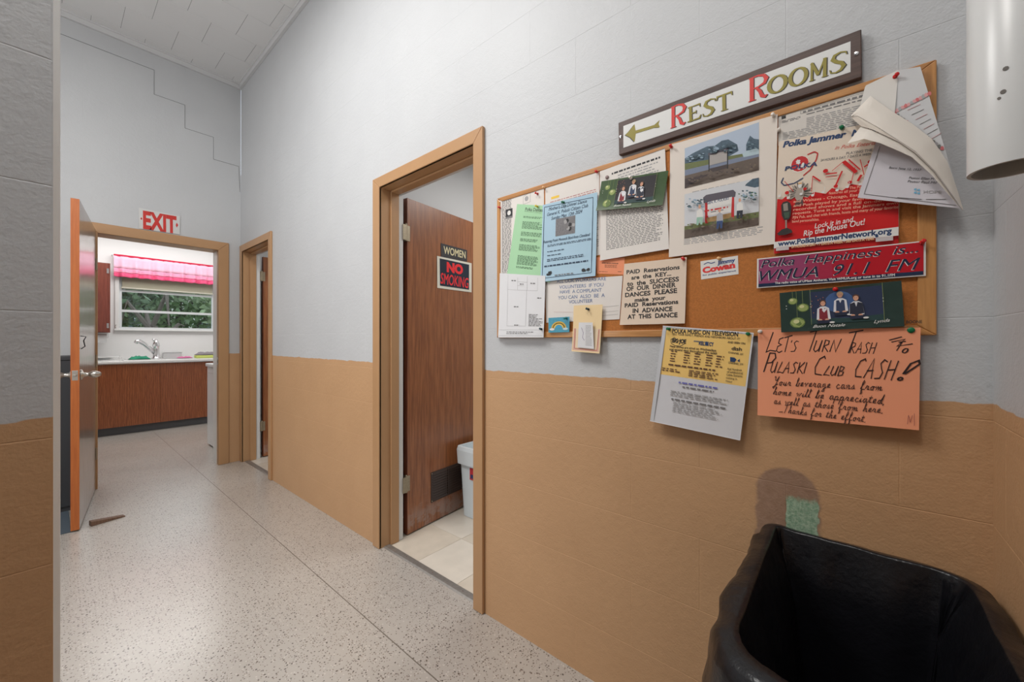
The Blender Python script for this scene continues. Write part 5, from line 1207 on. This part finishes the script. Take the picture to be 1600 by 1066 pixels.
# wall cabinet
wc = empty('wall_cabinet', (0, 0, 0)); tag(wc, 'dark red-stained wall cabinet left of the kitchen window', 'cabinet')
MB().box(-.3, .495, 7.03, 7.355, 1.255, 2.12).build('body', M_WALLCAB, wc)
MB().box(-.298, .10, 7.008, 7.03, 1.262, 2.113).build('door', M_WALLCAB, wc, bevel=.002)
d2 = MB().box(.104, .470, 7.008, 7.03, 1.262, 2.113).build('door', M_WALLCAB, wc, bevel=.002)
for z_ in (1.34, 2.02): MB().box(.462, .482, 7.000, 7.008, z_-.03, z_+.03).build('hinge', M_CHROME, d2)
lathe([(.012, 7.008), (.006, 7.0), (.014, 6.985), (.008, 6.975)], 12, 'y', (.15, 0, 1.36)).build('knob', M_CHROME, d2)
tw = empty('paper_towel_roll', (.33, 7.14, 1.185)); tag(tw, 'white paper towel roll hanging under the dark red cabinet', 'paper towel')
lathe([(.02, -.14), (.055, -.14), (.055, .14), (.02, .14)], 20, 'x').build('roll', mat('tissue', (.74, .74, .74), .9), tw, smooth=False)
MB().tube([(-.155, 0, .075), (-.155, 0, 0), (.155, 0, 0), (.155, 0, .075)], .005, 8).build('holder', M_CHROME, tw)
# window
wi = empty('window_1', (0, 0, 0)); tag(wi, kind='structure')
x0, x1, z0, z1 = WIN; yw = KY1
MB().box(x0-.045, x1+.045, yw-.012, yw+.0, z0-.05, z0).build('sill_apron', M_WHITE, wi)
MB().box(x0-.05, x1+.05, yw-.04, yw+.10, z0-.018, z0+.004).build('sill', M_WHITE, wi, bevel=.004)
for a, b in ((x0-.04, x0), (x1, x1+.04)): MB().box(a, b, yw-.015, yw, z0, z1+.04).build('casing', M_WHITE, wi, bevel=.002)
MB().box(x0, x1, yw-.015, yw, z1, z1+.04).build('casing', M_WHITE, wi)
ALU = mat('window_aluminium', (.62, .64, .65), .4, .2)
for a, b, c, d in ((x0, x0+.03, z0, z1), (x1-.03, x1, z0, z1), (x0+.03, x1-.03, z0, z0+.032), (x0+.03, x1-.03, z1-.035, z1)): MB().box(a, b, yw+.04, yw+.075, c, d).build('frame', ALU, wi)
ga = N('window_glass'); nt = ga.t; nt.nodes.remove(ga.b)
tr2 = ga.n('ShaderNodeBsdfTransparent'); tr2.inputs[0].default_value = (.90, .95, .94, 1); gl2 = ga.n('ShaderNodeBsdfGlossy'); gl2.inputs['Roughness'].default_value = .02
fr = ga.n('ShaderNodeFresnel'); fr.inputs[0].default_value = 1.45; mx = ga.n('ShaderNodeMixShader'); ga.l(fr.outputs[0], mx.inputs[0]); ga.l(tr2.outputs[0], mx.inputs[1]); ga.l(gl2.outputs[0], mx.inputs[2]); ga.l(mx.outputs[0], nt.nodes['Material Output'].inputs['Surface'])
zs = [z0+.032, 1.555, 1.825, z1-.035]
for i in range(3):
    pn = MB().box(x0+.03, x1-.03, yw+.055, yw+.059, zs[i]+.006, zs[i+1]-.006).build('pane', ga.m, wi)
    if i: MB().box(x0+.03, x1-.03, yw+.045, yw+.07, zs[i]-.016, zs[i]+.016).build('glazing_bar', ALU, wi)
op = MB().tube([(x0+.0, yw+.03, z0+.03), (x0-.03, yw-.01, z0+.06), (x0-.035, yw-.03, z0+.02)], .008, 8).build('window_crank', M_STEEL, wi)
MB().box(x0+.03, x1-.03, yw+.005, yw+.02, 1.86, 2.08).build('roller_blind', mat('blind_olive', (.34, .32, .24), .8), wi)
MB().tube([(x0+.02, yw+.012, 1.86), (x1-.02, yw+.012, 1.86)], .012, 10).build('blind_bar', mat('blind_bar', (.5, .48, .4), .5), wi)
# valance
va = empty('valance', (0, 0, 0)); tag(va, 'pink and red ruffled valance above the kitchen window', 'valance')
vx0, vx1, vy = .545, 1.645, 7.29
def wave(x_, amp, ph=0): return amp*(math.sin(x_*52+ph)+.5*math.sin(x_*91+1.3))
def cloth(za, zb, amp, nz=4, ruf=0):
    def fn(u, v):
        x_ = vx0+(vx1-vx0)*u; a_ = amp[0]+(amp[1]-amp[0])*v
        return (x_, vy-.005-wave(x_, a_)-ruf*v, za+(zb-za)*v+(.004*math.sin(x_*60) if v == 1 else 0))
    return MB().grid(fn, 160, nz)
cloth(2.285, 2.262, (.002, .002)).build('header_band', mat('valance_red', sr(196, 10, 60), .8), va, smooth=True, solid=.002)
cloth(2.262, 2.105, (.003, .012)).build('skirt', mat('valance_pink', sr(240, 186, 208), .85, var=.10, vscale=25), va, smooth=True, solid=.0015)
cloth(2.105, 2.050, (.012, .015), ruf=.004).build('ribbon_band', mat('valance_rose', sr(248, 150, 180), .85, var=.12, vscale=40), va, smooth=True, solid=.0015)
cloth(2.050, 1.992, (.014, .020), ruf=.006).build('ruffle', mat('valance_hot', sr(240, 84, 126), .85, var=.5, vscale=26), va, smooth=True, solid=.0015)
MB().tube([(vx0-.02, vy+.005, 2.272), (vx1+.02, vy+.005, 2.272)], .007, 8).build('rod', M_WHITE, va)
for xx in (vx0-.01, vx1+.01): MB().tube([(xx, vy, 2.272), (xx, 7.36, 2.272)], .006, 8).build('rod_return', M_WHITE, va)
# white appliance and hood on the right side of the kitchen
ap = empty('white_stove', (0, 0, 0)); tag(ap, 'white enamel kitchen appliance standing just inside the doorway on the right', 'appliance')
AE = mat('appliance_enamel', (.66, .67, .68), .25)
MB().box(1.14, 1.82, 4.80, 5.43, .015, .865).build('body', AE, ap, bevel=.006)
MB().box(1.125, 1.83, 4.79, 5.44, .868, .905).build('top', AE, ap, bevel=.008)
MB().box(1.16, 1.80, 4.82, 5.40, .0, .015).build('plinth', M_CHAR, ap)
MB().box(1.1385, 1.1400, 4.84, 5.39, .80, .803).build('seam', M_STEEL, ap)
hd = MB().prism([(1.30, 4.9, 1.86), (1.30, 4.9, 2.03), (1.42, 4.9, 2.12), (1.99, 4.9, 2.12), (1.99, 4.9, 1.86)], (0, .60, 0)).build('extractor_hood', mat('hood_grey', (.42, .43, .43), .35), bevel=.004)
tag(hd, 'grey extractor hood on the right kitchen wall above the white appliance', 'hood')
MB().box(1.34, 1.95, 4.95, 5.45, 1.852, 1.86).build('filter', M_STEEL, hd)
# ------------------------------------------------------------------ outdoors through the kitchen window
gnd = bx('ground', mat('lawn', (.07, .11, .03), .9, var=.3, vscale=3), (-14, 16, KY1+.17, 32, -.3, -.12)); tag(gnd, kind='structure')
LEAFM = [mat('leaf_dark', (.07, .105, .05), .6, var=.3, vscale=5), mat('leaf_mid', (.14, .19, .09), .6, var=.3, vscale=5), mat('leaf_pale', (.28, .33, .18), .6, var=.3, vscale=5)]
BARK = mat('bark', (.07, .05, .04), .9, bump=.5, bscale=30)
def bush(loc, rad, n, lm, label, trunk=True, leaf=.11):
    r_ = empty('tree', loc); tag(r_, label, 'tree', None)
    mb_ = MB()
    for _ in range(n):
        d = Vector((random.gauss(0, 1), random.gauss(0, 1), random.gauss(0, 1))).normalized(); q_ = random.uniform(.55, 1)**.5
        q_ *= 1+.25*noise.noise(d*2.3+Vector(loc))
        c = Vector((d.x*rad[0], d.y*rad[1], d.z*rad[2]))*q_+Vector((0, 0, rad[2]*.95+(.9 if trunk else 0)))
        a_ = Vector((random.gauss(0, 1), random.gauss(0, 1), random.gauss(0, 1))).normalized(); b_ = a_.cross(d).normalized()*leaf*.45; a_ = a_*leaf
        mb_.add([c-a_, c+b_, c+a_, c-b_], [(0, 1, 2, 3)])
    mb_.build('foliage', lm, r_)
    MB().tube([(0, 0, -.12), (.03, 0, .5), (-.02, .02, 1.2), (.03, 0, rad[2]+.9)], [.14, .12, .10, .05], 8).build('trunk', BARK, r_)
    for k in range(4):
        a_ = k*1.7; MB().tube([(0, 0, 1.0+.15*k), (.4*math.cos(a_), .4*math.sin(a_), 1.5+.2*k), (.7*rad[0]*math.cos(a_), .7*rad[1]*math.sin(a_), rad[2]+.9)], [.05, .035, .015], 6).build('branch', BARK, r_)
bush((.0, 12.0, 0), (1.7, 1.4, 1.7), 5200, LEAFM[0], 'dark leafy tree seen through the left half of the kitchen window')
bush((2.6, 15.8, 0), (1.8, 1.4, 1.9), 5200, LEAFM[1], 'mid-green leafy tree behind the centre of the kitchen window')
bush((4.0, 12.2, 0), (1.7, 1.4, 1.8), 4200, LEAFM[2], 'pale green leafy tree at the right of the kitchen window view')
bush((1.35, 10.6, 0), (.7, .6, .55), 2200, LEAFM[1], 'low rounded shrub close outside the kitchen window', False, .07)
bush((-3.4, 16.5, 0), (2.2, 1.5, 2.0), 4200, LEAFM[1], 'broad green tree far left beyond the kitchen window')
nb = empty('neighbour_house', (0, 0, 0)); tag(nb, 'pale neighbouring house with a grey roof far beyond the trees', 'building')
MB().box(.5, 8.5, 20, 26, -.12, 2.9).build('walls', mat('house_wall', (.55, .50, .46), .8), nb)
MB().prism([(.1, 19.6, 2.9), (.1, 26.4, 2.9), (.1, 23, 4.4)], (8.8, 0, 0)).build('roof', mat('house_roof', (.20, .20, .21), .8), nb)
for k in range(3):
    f_ = MB().box(1.4+2.3*k, 2.5+2.3*k, 19.94, 20.0, .9, 2.0).build('window', M_WHITE, nb); MB().box(1.46+2.3*k, 2.44+2.3*k, 19.92, 19.94, .96, 1.94).build('pane', mat('far_pane', (.08, .10, .12), .1), f_)
